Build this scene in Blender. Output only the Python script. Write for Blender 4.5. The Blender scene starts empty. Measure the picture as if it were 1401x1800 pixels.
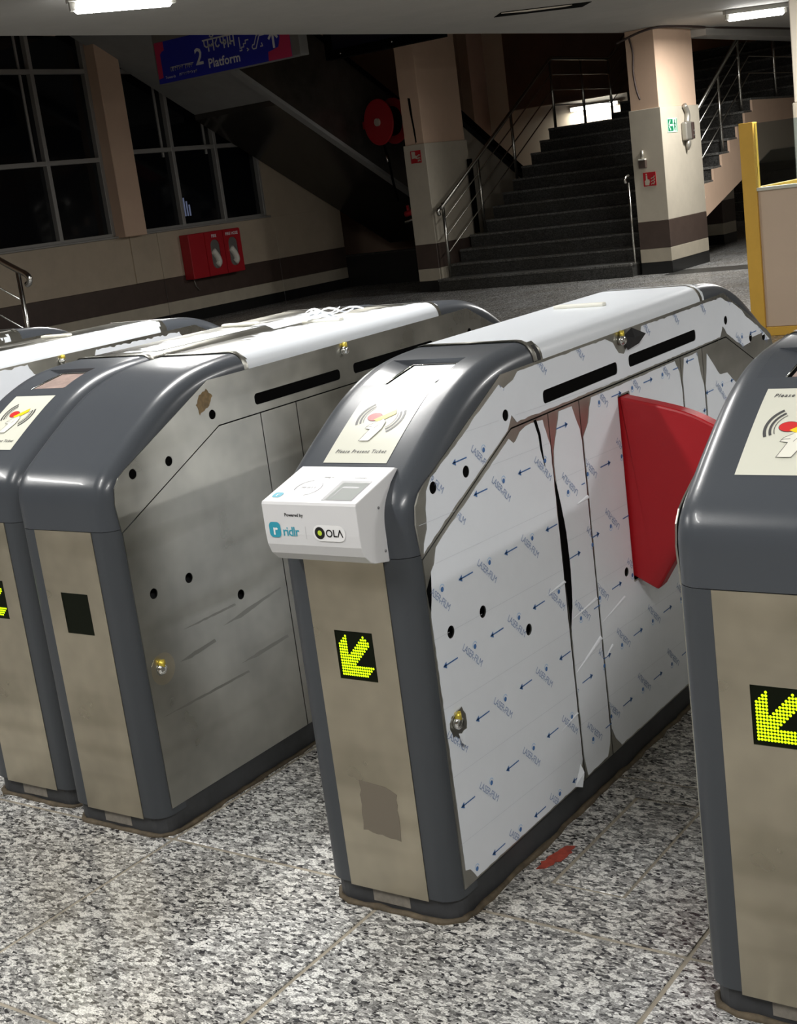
import bpy, bmesh, math, random
from mathutils import Vector, Matrix
from math import sin, cos, pi, radians, sqrt, atan2

scene = bpy.context.scene
COL = scene.collection

# ------------------------------------------------------------------ camera
F_PX = 2380.72
YAW, PITCH, ROLL = -0.6312, -0.2304, -0.1307
CAM = Vector((1.5548, -1.8182, 1.3185))
d = Vector((sin(YAW) * cos(PITCH), cos(YAW) * cos(PITCH), sin(PITCH)))
r0 = Vector((cos(YAW), -sin(YAW), 0))
u0 = r0.cross(d)
rr = r0 * cos(ROLL) + u0 * sin(ROLL)
uu = -r0 * sin(ROLL) + u0 * cos(ROLL)
cd = bpy.data.cameras.new('camera')
cd.sensor_fit = 'HORIZONTAL'
cd.sensor_width = 36.0
cd.lens = F_PX / 1401 * 36.0
cd.clip_start = 0.05
cd.clip_end = 200
cam = bpy.data.objects.new('camera', cd)
COL.objects.link(cam)
cam.matrix_world = Matrix(((rr.x, uu.x, -d.x, CAM.x), (rr.y, uu.y, -d.y, CAM.y), (rr.z, uu.z, -d.z, CAM.z), (0, 0, 0, 1)))
scene.camera = cam

# ------------------------------------------------------------------ world, exposure
w = bpy.data.worlds.new('world')
scene.world = w
w.use_nodes = True
bg = w.node_tree.nodes['Background']
bg.inputs[0].default_value = (0.55, 0.58, 0.7, 1)
bg.inputs[1].default_value = 0.01
scene.view_settings.view_transform = 'Standard'
scene.view_settings.look = 'None'
scene.view_settings.exposure = 0.12
scene.view_settings.gamma = 1.0
scene.view_settings.use_curve_mapping = False

# tube lamps under the low ceiling: (x, y, angle of the tube from +X, length, watts)
LAMPS = [
    (-4.757, 4.642, 54, 0.62, 60.0, 'bright tube light at the ceiling edge above the blue platform sign'),
    (-3.78, 13.06, 37, 0.62, 95.0, 'bright tube light on the ceiling beside the striped pillar near the booth'),
    (-1.15, 1.3, 90, 1.2, 52.0, 'tube light on the ceiling above the gate row'),
    (-3.3, -1.1, 90, 1.2, 50.0, 'tube light on the ceiling left of the gate row'),
    (3.1, 3.9, 90, 1.2, 115.0, 'tube light on the ceiling beyond the gates on the right'),
    (2.1, -1.6, 90, 1.2, 58.0, 'tube light on the ceiling near the camera'),
    (-0.6, -1.6, 90, 1.2, 36.0, 'tube light on the ceiling in front of the gate row'),
    (-1.2, 8.4, 90, 1.2, 130.0, 'tube light on the ceiling over the booth'),
]
CEIL = 2.74

# ------------------------------------------------------------------ materials
MATS = {}


def nodes_of(m):
    m.use_nodes = True
    nt = m.node_tree
    return nt, nt.nodes['Principled BSDF']


def mat(name, col, rough=0.5, metal=0.0, var=0.0, vscale=6.0, stretch=(1, 1, 1), bump=0.0, bscale=60.0, coat=0.0, emit=None, estr=0.0, rvar=0.0):
    if name in MATS:
        return MATS[name]
    m = bpy.data.materials.new(name)
    nt, b = nodes_of(m)
    b.inputs['Base Color'].default_value = (*col, 1)
    b.inputs['Roughness'].default_value = rough
    b.inputs['Metallic'].default_value = metal
    if coat:
        b.inputs['Coat Weight'].default_value = coat
        b.inputs['Coat Roughness'].default_value = 0.08
    if emit:
        b.inputs['Emission Color'].default_value = (*emit, 1)
        b.inputs['Emission Strength'].default_value = estr
    if var or bump or rvar:
        tc = nt.nodes.new('ShaderNodeTexCoord')
        mp = nt.nodes.new('ShaderNodeMapping')
        mp.inputs['Scale'].default_value = stretch
        nt.links.new(tc.outputs['Object'], mp.inputs['Vector'])
    if var or rvar:
        n = nt.nodes.new('ShaderNodeTexNoise')
        n.inputs['Scale'].default_value = vscale
        n.inputs['Detail'].default_value = 6
        n.inputs['Roughness'].default_value = 0.65
        nt.links.new(mp.outputs[0], n.inputs['Vector'])
        if var:
            rp = nt.nodes.new('ShaderNodeValToRGB')
            rp.color_ramp.elements[0].position = 0.3
            rp.color_ramp.elements[1].position = 0.7
            rp.color_ramp.elements[0].color = (*[c * (1 - var) for c in col], 1)
            rp.color_ramp.elements[1].color = (*[min(1, c * (1 + var)) for c in col], 1)
            nt.links.new(n.outputs['Fac'], rp.inputs['Fac'])
            nt.links.new(rp.outputs['Color'], b.inputs['Base Color'])
        if rvar:
            mr = nt.nodes.new('ShaderNodeMapRange')
            mr.inputs['From Min'].default_value = 0.3
            mr.inputs['From Max'].default_value = 0.7
            mr.inputs['To Min'].default_value = max(0.02, rough - rvar)
            mr.inputs['To Max'].default_value = min(1, rough + rvar)
            nt.links.new(n.outputs['Fac'], mr.inputs['Value'])
            nt.links.new(mr.outputs[0], b.inputs['Roughness'])
    if bump:
        n2 = nt.nodes.new('ShaderNodeTexNoise')
        n2.inputs['Scale'].default_value = bscale
        n2.inputs['Detail'].default_value = 3
        nt.links.new(mp.outputs[0], n2.inputs['Vector'])
        bp = nt.nodes.new('ShaderNodeBump')
        bp.inputs['Strength'].default_value = bump
        bp.inputs['Distance'].default_value = 0.004
        nt.links.new(n2.outputs['Fac'], bp.inputs['Height'])
        nt.links.new(bp.outputs[0], b.inputs['Normal'])
    MATS[name] = m
    return m


def granite(name, light, mid, dark, scale=95.0, rough=0.28, contrast=1.0):
    """speckled stone in world space so that neighbouring slabs do not repeat"""
    m = bpy.data.materials.new(name)
    nt, b = nodes_of(m)
    N = nt.nodes.new
    L = nt.links.new
    geo = N('ShaderNodeNewGeometry')
    oi = N('ShaderNodeObjectInfo')
    mul = N('ShaderNodeVectorMath'); mul.operation = 'SCALE'
    comb = N('ShaderNodeCombineXYZ')
    L(oi.outputs['Random'], comb.inputs[0]); L(oi.outputs['Random'], comb.inputs[1])
    L(comb.outputs[0], mul.inputs[0]); mul.inputs['Scale'].default_value = 7.0
    add = N('ShaderNodeVectorMath'); add.operation = 'ADD'
    L(geo.outputs['Position'], add.inputs[0]); L(mul.outputs[0], add.inputs[1])
    mp = N('ShaderNodeMapping')
    mp.inputs['Rotation'].default_value = (0, 0, 0.5)
    mp.inputs['Scale'].default_value = (1.0, 1.9, 1.3)
    L(add.outputs[0], mp.inputs['Vector'])
    nz = N('ShaderNodeTexNoise'); nz.inputs['Scale'].default_value = scale * 0.5; nz.inputs['Detail'].default_value = 2
    L(mp.outputs[0], nz.inputs['Vector'])
    mx = N('ShaderNodeMixRGB'); mx.inputs['Fac'].default_value = 0.018
    L(mp.outputs[0], mx.inputs['Color1']); L(nz.outputs['Color'], mx.inputs['Color2'])
    v = N('ShaderNodeTexVoronoi'); v.inputs['Scale'].default_value = scale
    L(mx.outputs[0], v.inputs['Vector'])
    sep = N('ShaderNodeSeparateColor')
    L(v.outputs['Color'], sep.inputs[0])
    rp = N('ShaderNodeValToRGB')
    e = rp.color_ramp.elements
    e[0].position = 0.0; e[0].color = (*dark, 1)
    e[1].position = 1.0; e[1].color = (*light, 1)
    mix_ = [(x + y) / 2 for x, y in zip(mid, light)]
    for p, c in ((0.08, dark), (0.22, [x * 0.55 for x in mid]), (0.42, mid), (0.66, [x * 1.15 for x in mid]), (0.82, mix_), (0.93, light)):
        el = e.new(p); el.color = (*c, 1)
    L(sep.outputs[0], rp.inputs['Fac'])
    vb_ = N('ShaderNodeTexVoronoi'); vb_.inputs['Scale'].default_value = scale * 0.6
    L(mx.outputs[0], vb_.inputs['Vector'])
    sp2 = N('ShaderNodeSeparateColor'); L(vb_.outputs['Color'], sp2.inputs[0])
    th = N('ShaderNodeMath'); th.operation = 'GREATER_THAN'; th.inputs[1].default_value = 0.80
    L(sp2.outputs[1], th.inputs[0])
    mw = N('ShaderNodeMixRGB'); L(th.outputs[0], mw.inputs['Fac'])
    L(rp.outputs[0], mw.inputs['Color1']); mw.inputs['Color2'].default_value = (*light, 1)
    rp = mw
    n2 = N('ShaderNodeTexNoise'); n2.inputs['Scale'].default_value = scale * 1.9; n2.inputs['Detail'].default_value = 3
    L(mp.outputs[0], n2.inputs['Vector'])
    r2 = N('ShaderNodeValToRGB'); r2.color_ramp.elements[0].position = 0.38; r2.color_ramp.elements[1].position = 0.56
    r2.color_ramp.elements[0].color = (0.25, 0.25, 0.25, 1)
    L(n2.outputs['Fac'], r2.inputs['Fac'])
    m2 = N('ShaderNodeMixRGB'); m2.blend_type = 'MULTIPLY'; m2.inputs['Fac'].default_value = 0.75
    L(rp.outputs[0], m2.inputs['Color1']); L(r2.outputs[0], m2.inputs['Color2'])
    # broad dirt
    n3 = N('ShaderNodeTexNoise'); n3.inputs['Scale'].default_value = 2.2; n3.inputs['Detail'].default_value = 5
    L(geo.outputs['Position'], n3.inputs['Vector'])
    r3 = N('ShaderNodeValToRGB'); r3.color_ramp.elements[0].position = 0.35; r3.color_ramp.elements[1].position = 0.65
    r3.color_ramp.elements[0].color = (0.72, 0.68, 0.62, 1); r3.color_ramp.elements[1].color = (1, 1, 1, 1)
    L(n3.outputs['Fac'], r3.inputs['Fac'])
    m3 = N('ShaderNodeMixRGB'); m3.blend_type = 'MULTIPLY'; m3.inputs['Fac'].default_value = 0.7
    L(m2.outputs[0], m3.inputs['Color1']); L(r3.outputs[0], m3.inputs['Color2'])
    L(m3.outputs[0], b.inputs['Base Color'])
    b.inputs['Roughness'].default_value = rough
    MATS[name] = m
    return m


def steel(name, col, rough=0.34, axis='y', smudge=0.35):
    """brushed stainless sheet, brush lines along one axis, smudges in the gloss and tint"""
    m = bpy.data.materials.new(name)
    nt, b = nodes_of(m)
    N = nt.nodes.new
    L = nt.links.new
    tc = N('ShaderNodeTexCoord')
    mp = N('ShaderNodeMapping')
    mp.inputs['Scale'].default_value = {'y': (400, 3, 400), 'x': (3, 400, 400)}[axis]
    L(tc.outputs['Object'], mp.inputs['Vector'])
    n = N('ShaderNodeTexNoise'); n.inputs['Scale'].default_value = 1.0; n.inputs['Detail'].default_value = 3
    L(mp.outputs[0], n.inputs['Vector'])
    n2 = N('ShaderNodeTexNoise'); n2.inputs['Scale'].default_value = 5.0; n2.inputs['Detail'].default_value = 3; n2.inputs['Roughness'].default_value = 0.6
    L(tc.outputs['Object'], n2.inputs['Vector'])
    rp = N('ShaderNodeValToRGB')
    rp.color_ramp.elements[0].position = 0.3; rp.color_ramp.elements[1].position = 0.72
    rp.color_ramp.elements[0].color = (*[c * (1 - smudge) for c in col], 1)
    rp.color_ramp.elements[1].color = (*col, 1)
    L(n2.outputs['Fac'], rp.inputs['Fac'])
    mp3 = N('ShaderNodeMapping'); mp3.inputs['Rotation'].default_value = (0.06, 0, 0); mp3.inputs['Scale'].default_value = (1.6, 1.6, 14)
    L(tc.outputs['Object'], mp3.inputs['Vector'])
    n4 = N('ShaderNodeTexNoise'); n4.inputs['Scale'].default_value = 1.3; n4.inputs['Detail'].default_value = 0.5
    L(mp3.outputs[0], n4.inputs['Vector'])
    r4 = N('ShaderNodeValToRGB'); r4.color_ramp.elements[0].position = 0.54; r4.color_ramp.elements[1].position = 0.74
    r4.color_ramp.elements[0].color = (1, 1, 1, 1); r4.color_ramp.elements[1].color = (0.76, 0.75, 0.72, 1)
    L(n4.outputs['Fac'], r4.inputs['Fac'])
    mm = N('ShaderNodeMixRGB'); mm.blend_type = 'MULTIPLY'; mm.inputs['Fac'].default_value = 0.7
    L(rp.outputs[0], mm.inputs['Color1']); L(r4.outputs[0], mm.inputs['Color2'])
    L(mm.outputs[0], b.inputs['Base Color'])
    ad = N('ShaderNodeMath'); ad.operation = 'MULTIPLY_ADD'
    L(n.outputs['Fac'], ad.inputs[0]); ad.inputs[1].default_value = 0.0; ad.inputs[2].default_value = rough
    ad2 = N('ShaderNodeMath'); ad2.operation = 'MULTIPLY_ADD'
    L(n2.outputs['Fac'], ad2.inputs[0]); ad2.inputs[1].default_value = 0.2; L(ad.outputs[0], ad2.inputs[2])
    L(ad2.outputs[0], b.inputs['Roughness'])
    b.inputs['Metallic'].default_value = 0.97
    tg = N('ShaderNodeTangent'); tg.direction_type = 'RADIAL'; tg.axis = 'Z'
    L(tg.outputs[0], b.inputs['Tangent'])
    b.inputs['Anisotropic'].default_value = 0.75
    b.inputs['Anisotropic Rotation'].default_value = 0.25
    MATS[name] = m
    return m


M_FLOOR = granite('granite_floor', (0.80, 0.80, 0.78), (0.33, 0.33, 0.325), (0.035, 0.035, 0.04), 118, 0.22)
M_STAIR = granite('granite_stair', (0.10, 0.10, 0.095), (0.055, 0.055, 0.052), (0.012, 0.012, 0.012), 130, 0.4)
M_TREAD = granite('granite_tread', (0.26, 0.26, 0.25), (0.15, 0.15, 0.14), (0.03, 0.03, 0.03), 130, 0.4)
M_STEEL = steel('brushed_steel', (0.55, 0.54, 0.49), 0.2, 'y')
M_STEELF = steel('brushed_steel_front', (0.66, 0.60, 0.47), 0.2, 'x', 0.35)
M_GROUT = mat('grout', (0.27, 0.24, 0.19), 0.9, var=0.3)
M_HOOD = mat('grey_plastic', (0.062, 0.069, 0.080), 0.29, coat=0.12, bump=0.03, bscale=500)
M_HOOD.node_tree.nodes['Principled BSDF'].inputs['Specular IOR Level'].default_value = 0.38
M_FRAME = mat('grey_powder_coat', (0.050, 0.056, 0.064), 0.42, bump=0.04, bscale=500)
M_PLINTH = mat('dark_plinth', (0.04, 0.042, 0.046), 0.5, var=0.3, vscale=12)
M_BLACK = mat('black_void', (0.002, 0.002, 0.002), 0.9)
M_BLACK.node_tree.nodes['Principled BSDF'].inputs['Specular IOR Level'].default_value = 0.05
M_DARK = mat('dark_interior', (0.012, 0.012, 0.013), 0.8)
M_FILM = mat('white_film', (0.78, 0.815, 0.87), 0.38, var=0.03, vscale=4, bump=0.05, bscale=14)
M_FILMT = mat('white_film_gloss', (0.74, 0.775, 0.82), 0.3, bump=0.06, bscale=20)
M_INK = mat('blue_ink', (0.06, 0.17, 0.42), 0.5)
M_INKT = mat('blue_grey_ink', (0.24, 0.32, 0.50), 0.5)
M_INKL = mat('light_blue_ink', (0.35, 0.55, 0.8), 0.5)
M_LINE = mat('film_line', (0.64, 0.67, 0.72), 0.5)
M_RED = mat('red_flap', (0.42, 0.008, 0.014), 0.42, bump=0.05, bscale=300)
M_REDP = mat('red_paint', (0.42, 0.012, 0.02), 0.4)
M_SEAL = mat('brown_sealant', (0.085, 0.065, 0.04), 0.8, var=0.5, vscale=30, bump=0.4, bscale=80)
M_LED = mat('led_green', (0.5, 0.8, 0.0), 0.4, emit=(0.62, 1.0, 0.0), estr=1.15)
M_LEDB = mat('led_bed', (0.004, 0.006, 0.002), 0.5)
M_LEDB.node_tree.nodes['Principled BSDF'].inputs['Specular IOR Level'].default_value = 0.12
M_CREAM = mat('cream_label', (0.66, 0.66, 0.57), 0.3)
M_CREAM.node_tree.nodes['Principled BSDF'].inputs['Specular IOR Level'].default_value = 0.3
M_LGREY = mat('label_ink', (0.07, 0.07, 0.07), 0.4)
M_LRED = mat('label_red', (0.62, 0.03, 0.03), 0.35)
M_LYEL = mat('label_yellow', (0.85, 0.62, 0.02), 0.35)
M_LHAND = mat('label_hand', (0.80, 0.79, 0.70), 0.35)
M_BOX = mat('white_plastic', (0.70, 0.70, 0.71), 0.35)
M_BOXG = mat('scanner_glass', (0.42, 0.44, 0.43), 0.08)
M_TEAL = mat('teal_print', (0.03, 0.33, 0.45), 0.4)
M_BPRINT = mat('black_print', (0.01, 0.01, 0.01), 0.4)
M_LIME = mat('lime_print', (0.55, 0.72, 0.05), 0.4)
M_WPRINT = mat('white_print', (0.85, 0.85, 0.85), 0.4)
M_GPRINT = mat('grey_print', (0.22, 0.22, 0.23), 0.4)
M_SCREEN = mat('lit_screen', (0.8, 0.84, 0.88), 0.3, emit=(0.9, 0.95, 1.0), estr=0.42)
M_SCREENO = mat('off_screen', (0.36, 0.27, 0.24), 0.25, var=0.2, vscale=30)
M_CHROME = mat('chrome', (0.75, 0.75, 0.73), 0.18, 1.0)
M_BRASS = mat('brass', (0.7, 0.55, 0.08), 0.35, 0.6)
M_IVORY = mat('ivory_plastic', (0.75, 0.74, 0.66), 0.4)
M_RAIL = mat('stainless_tube', (0.55, 0.54, 0.5), 0.25, 1.0)
M_CEIL = mat('ceiling_paint', (0.37, 0.36, 0.335), 0.8, var=0.06, vscale=2)
M_WALL = mat('beige_tile', (0.47, 0.39, 0.29), 0.45, var=0.08, vscale=3)
M_BAND_B = mat('brown_tile', (0.075, 0.052, 0.042), 0.4, var=0.15)
M_BAND_C = mat('cream_tile', (0.47, 0.42, 0.33), 0.4, var=0.08)
M_BAND_K = mat('black_tile', (0.012, 0.012, 0.012), 0.35)
M_PEACH = mat('peach_plaster', (0.66, 0.47, 0.34), 0.8, var=0.05, vscale=2)
M_CLAD = mat('beige_cladding', (0.52, 0.47, 0.38), 0.4, var=0.08, vscale=3)
M_BROWNW = mat('brown_plaster', (0.22, 0.13, 0.09), 0.8, var=0.1, vscale=2)
M_WHITEW = mat('white_plaster', (0.72, 0.66, 0.56), 0.8)
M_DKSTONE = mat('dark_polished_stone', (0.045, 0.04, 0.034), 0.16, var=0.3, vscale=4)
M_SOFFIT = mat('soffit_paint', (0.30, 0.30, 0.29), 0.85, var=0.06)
M_ALU = mat('window_aluminium', (0.34, 0.33, 0.31), 0.5, 0.3)
M_PANE = mat('night_glass', (0.004, 0.005, 0.007), 0.06)
M_YELLOW = mat('yellow_frame', (0.72, 0.42, 0.06), 0.45, var=0.06)
M_BEIGEP = mat('booth_panel', (0.62, 0.48, 0.36), 0.6, var=0.02)
M_SIGNB = mat('sign_blue', (0.022, 0.03, 0.42), 0.4)
M_SIGNR = mat('sign_crimson', (0.62, 0.04, 0.12), 0.4)
M_SIGNF = mat('sign_frame', (0.30, 0.30, 0.29), 0.4, 0.5)
M_SIGNW = mat('sign_white', (0.8, 0.8, 0.82), 0.5)
M_GREEN = mat('exit_green', (0.01, 0.2, 0.09), 0.35)
M_GLOWW = mat('exit_pale', (0.55, 0.85, 0.65), 0.4)
M_GREYBOX = mat('grey_metal_box', (0.33, 0.31, 0.27), 0.4, 0.5)
M_TUBE = mat('tube_glow', (1, 1, 1), 0.4, emit=(1.0, 0.99, 0.96), estr=24.0)
M_LAMPB = mat('lamp_housing', (0.55, 0.54, 0.5), 0.5)
M_CABLE = mat('cable', (0.05, 0.03, 0.025), 0.6)
M_STAIN = mat('red_stain', (0.32, 0.05, 0.03), 0.6, var=0.4, vscale=60)
M_ADH = mat('adhesive_residue', (0.22, 0.20, 0.17), 0.55, var=0.2, vscale=60)

gm = bpy.data.materials.new('booth_glass')
nt, b = nodes_of(gm)
b.inputs['Base Color'].default_value = (0.45, 0.55, 0.6, 1)
b.inputs['Roughness'].default_value = 0.03
b.inputs['Transmission Weight'].default_value = 1.0
b.inputs['IOR'].default_value = 1.45
M_GLASS = gm


# ------------------------------------------------------------------ helpers
def tag(o, label=None, cat=None, group=None, kind=None):
    if label: o['label'] = label
    if cat: o['category'] = cat
    if group: o['group'] = group
    if kind: o['kind'] = kind
    return o


def empty(name, loc=(0, 0, 0), rz=0.0, label=None, cat=None, group=None, kind=None, parent=None):
    o = bpy.data.objects.new(name, None)
    o.empty_display_size = 0.1
    COL.objects.link(o)
    o.location = loc
    o.rotation_euler = (0, 0, rz)
    if parent: o.parent = parent
    return tag(o, label, cat, group, kind)


class MB:
    """collects shapes; build() links them as one mesh object"""

    def __init__(self):
        self.v = []; self.f = []; self.mi = []; self.sm = []; self.cur = 0

    def add(self, vs, fs, smooth=False, m=None):
        o = len(self.v)
        self.v += [tuple(p) for p in vs]
        self.f += [tuple(i + o for i in f) for f in fs]
        self.mi += [self.cur if m is None else m] * len(fs)
        self.sm += [smooth] * len(fs)
        return self

    def box(self, a, b, m=None):
        x0, y0, z0 = a; x1, y1, z1 = b
        vs = [(x0, y0, z0), (x1, y0, z0), (x1, y1, z0), (x0, y1, z0), (x0, y0, z1), (x1, y0, z1), (x1, y1, z1), (x0, y1, z1)]
        return self.add(vs, [(0, 3, 2, 1), (4, 5, 6, 7), (0, 1, 5, 4), (1, 2, 6, 5), (2, 3, 7, 6), (3, 0, 4, 7)], m=m)

    def bbox(self, a, b, bev=0.005, seg=2, m=None):
        bm = bmesh.new()
        c = [(p + q) / 2 for p, q in zip(a, b)]
        s = [abs(q - p) for p, q in zip(a, b)]
        bmesh.ops.create_cube(bm, size=1, matrix=Matrix.Translation(c) @ Matrix.Diagonal((*s, 1)))
        bmesh.ops.bevel(bm, geom=bm.edges[:], offset=bev, segments=seg, affect='EDGES', profile=0.5)
        self.frombm(bm, m=m, smooth=False)
        return self

    def frombm(self, bm, mtx=None, m=None, smooth=False):
        bm.verts.index_update()
        vs = [(mtx @ v.co if mtx else v.co.copy()) for v in bm.verts]
        fs = [[v.index for v in f.verts] for f in bm.faces]
        self.add(vs, fs, smooth, m)
        bm.free()
        return self

    def tube(self, pts, r, n=10, cap=True, m=None):
        pts = [Vector(p) for p in pts]
        rings = []
        up = None
        for i, p in enumerate(pts):
            t = (pts[min(i + 1, len(pts) - 1)] - pts[max(i - 1, 0)]).normalized()
            if up is None:
                up = Vector((0, 0, 1)) if abs(t.z) < 0.9 else Vector((1, 0, 0))
            a = t.cross(up)
            if a.length < 1e-4:
                a = t.cross(Vector((0, 1, 0)))
            a.normalize()
            bb = a.cross(t).normalized()
            up = bb
            rad = r[i] if isinstance(r, (list, tuple)) else r
            rings.append([p + a * (rad * cos(2 * pi * k / n)) + bb * (rad * sin(2 * pi * k / n)) for k in range(n)])
        vs = [q for ring in rings for q in ring]
        fs = []
        for i in range(len(pts) - 1):
            for k in range(n):
                fs.append((i * n + k, (i + 1) * n + k, (i + 1) * n + (k + 1) % n, i * n + (k + 1) % n))
        if cap:
            fs.append(tuple(range(n)))
            fs.append(tuple((len(pts) - 1) * n + k for k in reversed(range(n))))
        return self.add(vs, fs, True, m)

    def prism(self, poly, axis, a, b, m=None, smooth=False):
        """extrude a 2-D polygon (list of pairs) along axis between a and b"""
        n = len(poly)

        def P(p, t):
            return {'x': (t, p[0], p[1]), 'y': (p[0], t, p[1]), 'z': (p[0], p[1], t)}[axis]
        bm = bmesh.new()
        A = [bm.verts.new(P(p, a)) for p in poly]
        B = [bm.verts.new(P(p, b)) for p in poly]
        for i in range(n):
            j = (i + 1) % n
            bm.faces.new((A[i], A[j], B[j], B[i]))
        bm.faces.new(A[::-1]); bm.faces.new(B)
        bmesh.ops.recalc_face_normals(bm, faces=bm.faces[:])
        return self.frombm(bm, m=m, smooth=smooth)

    def build(self, name, mats, parent=None, loc=None):
        me = bpy.data.meshes.new(name)
        me.from_pydata(self.v, [], self.f)
        if not isinstance(mats, (list, tuple)):
            mats = [mats]
        for mm in mats:
            me.materials.append(mm)
        me.polygons.foreach_set('material_index', self.mi)
        me.polygons.foreach_set('use_smooth', self.sm)
        me.update()
        o = bpy.data.objects.new(name, me)
        COL.objects.link(o)
        if parent: o.parent = parent
        if loc: o.location = loc
        return o


def fill2d(outline, holes=()):
    """triangulated polygon with holes -> (2-D verts, faces)"""
    bm = bmesh.new()
    edges = []
    for loop in [outline] + list(holes):
        vs = [bm.verts.new((p[0], p[1], 0)) for p in loop]
        for i in range(len(vs)):
            edges.append(bm.edges.new((vs[i], vs[(i + 1) % len(vs)])))
    bmesh.ops.triangle_fill(bm, use_beauty=True, use_dissolve=False, edges=edges, normal=(0, 0, 1))
    bm.verts.index_update()
    V = [(v.co.x, v.co.y) for v in bm.verts]
    Fc = []
    for f in bm.faces:
        ids = [v.index for v in f.verts]
        a, b_, c = [V[i] for i in ids[:3]]
        if (b_[0] - a[0]) * (c[1] - a[1]) - (b_[1] - a[1]) * (c[0] - a[0]) < 0:
            ids.reverse()
        Fc.append(tuple(ids))
    bm.free()
    return V, Fc


def plate(mb, outline, holes, fn, thick, m=None):
    """flat plate with real holes; fn(p, depth) maps a 2-D point to 3-D, depth measured into the plate"""
    V, Fc = fill2d(outline, holes)
    top = [fn(p, 0) for p in V]
    bot = [fn(p, thick) for p in V]
    n = len(V)
    fs = list(Fc) + [tuple(i + n for i in reversed(f)) for f in Fc]
    # side walls: edges used once
    cnt = {}
    for f in Fc:
        for i in range(len(f)):
            cnt[(f[i], f[(i + 1) % len(f)])] = 1
    for (a, b_) in cnt:
        if (b_, a) not in cnt:
            fs.append((b_, a, a + n, b_ + n))
    mb.add(top + bot, fs, False, m)


def circle(cx, cy, r, n=18, ry=None):
    ry = ry or r
    return [(cx + r * cos(2 * pi * k / n), cy + ry * sin(2 * pi * k / n)) for k in range(n)]


def rrect(x0, y0, x1, y1, r, n=5):
    out = []
    for cx, cy, a in ((x1 - r, y1 - r, 0), (x0 + r, y1 - r, 90), (x0 + r, y0 + r, 180), (x1 - r, y0 + r, 270)):
        for k in range(n + 1):
            t = radians(a + 90 * k / n)
            out.append((cx + r * cos(t), cy + r * sin(t)))
    return out


def ragged(poly, step, amp, seed, keep=()):
    """subdivide an outline and jitter it; edges whose index is in keep stay straight"""
    rnd = random.Random(seed)
    out = []
    n = len(poly)
    for i in range(n):
        a, b_ = poly[i], poly[(i + 1) % n]
        L_ = math.hypot(b_[0] - a[0], b_[1] - a[1])
        k = max(1, int(L_ / step))
        nx, ny = -(b_[1] - a[1]) / max(L_, 1e-6), (b_[0] - a[0]) / max(L_, 1e-6)
        out.append(a)
        for j in range(1, k):
            t = j / k
            o = 0 if i in keep else (rnd.random() ** 2) * amp * rnd.choice((1, 1, -0.2))
            out.append((a[0] + (b_[0] - a[0]) * t + nx * o, a[1] + (b_[1] - a[1]) * t + ny * o))
    return out


def inpoly(p, poly):
    x, y = p
    c = False
    j = len(poly) - 1
    for i in range(len(poly)):
        xi, yi = poly[i]; xj, yj = poly[j]
        if (yi > y) != (yj > y) and x < (xj - xi) * (y - yi) / (yj - yi) + xi:
            c = not c
        j = i
    return c


_tc = {}


def text2d(s, size=1.0, shear=0.0, spacing=1.0, bold=0.0, align='LEFT'):
    key = (s, size, shear, spacing, bold, align)
    if key in _tc:
        return _tc[key]
    cu = bpy.data.curves.new('t', 'FONT')
    cu.body = s
    cu.size = size
    cu.shear = shear
    cu.space_character = spacing
    cu.offset = bold
    cu.resolution_u = 2
    cu.align_x = align
    o = bpy.data.objects.new('t', cu)
    COL.objects.link(o)
    dg = bpy.context.evaluated_depsgraph_get()
    me = bpy.data.meshes.new_from_object(o.evaluated_get(dg))
    V = [(v.co.x, v.co.y) for v in me.vertices]
    Fc = []
    for p in me.polygons:
        ids = list(p.vertices)
        a, b_, c = [V[i] for i in ids[:3]]
        if (b_[0] - a[0]) * (c[1] - a[1]) - (b_[1] - a[1]) * (c[0] - a[0]) < 0:
            ids.reverse()
        Fc.append(tuple(ids))
    bpy.data.objects.remove(o)
    bpy.data.curves.remove(cu)
    bpy.data.meshes.remove(me)
    _tc[key] = (V, Fc)
    return V, Fc


def stroke2d(pts, wd):
    """polyline as a ribbon of quads"""
    V = []; Fc = []
    for i in range(len(pts) - 1):
        a, b_ = Vector((*pts[i], 0)), Vector((*pts[i + 1], 0))
        t = (b_ - a)
        if t.length < 1e-9:
            continue
        t.normalize()
        n = Vector((-t.y, t.x, 0)) * wd / 2
        a2, b2 = a - t * wd * 0.3, b_ + t * wd * 0.3
        o = len(V)
        V += [tuple((a2 - n)[:2]), tuple((b2 - n)[:2]), tuple((b2 + n)[:2]), tuple((a2 + n)[:2])]
        Fc.append((o, o + 1, o + 2, o + 3))
    return V, Fc


def arc(cx, cy, r, a0, a1, n=12, ry=None):
    ry = ry or r
    return [(cx + r * cos(radians(a0 + (a1 - a0) * k / n)), cy + ry * sin(radians(a0 + (a1 - a0) * k / n))) for k in range(n + 1)]


def arcband(cx, cy, r, wd, a0, a1, n=12, ry=None):
    k = (ry or r) / r
    o = arc(cx, cy, r + wd / 2, a0, a1, n, (r + wd / 2) * k)
    i = arc(cx, cy, r - wd / 2, a0, a1, n, (r - wd / 2) * k)
    V = o + i
    m = len(o)
    return V, [(j, j + 1, m + j + 1, m + j) for j in range(m - 1)]


def poly2d(pts):
    return list(pts), [tuple(range(len(pts)))]


def put(mb, geo, fn, m=None, off=0.0):
    V, Fc = geo
    mb.add([fn(p[0], p[1], off) for p in V], Fc, False, m)


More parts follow.
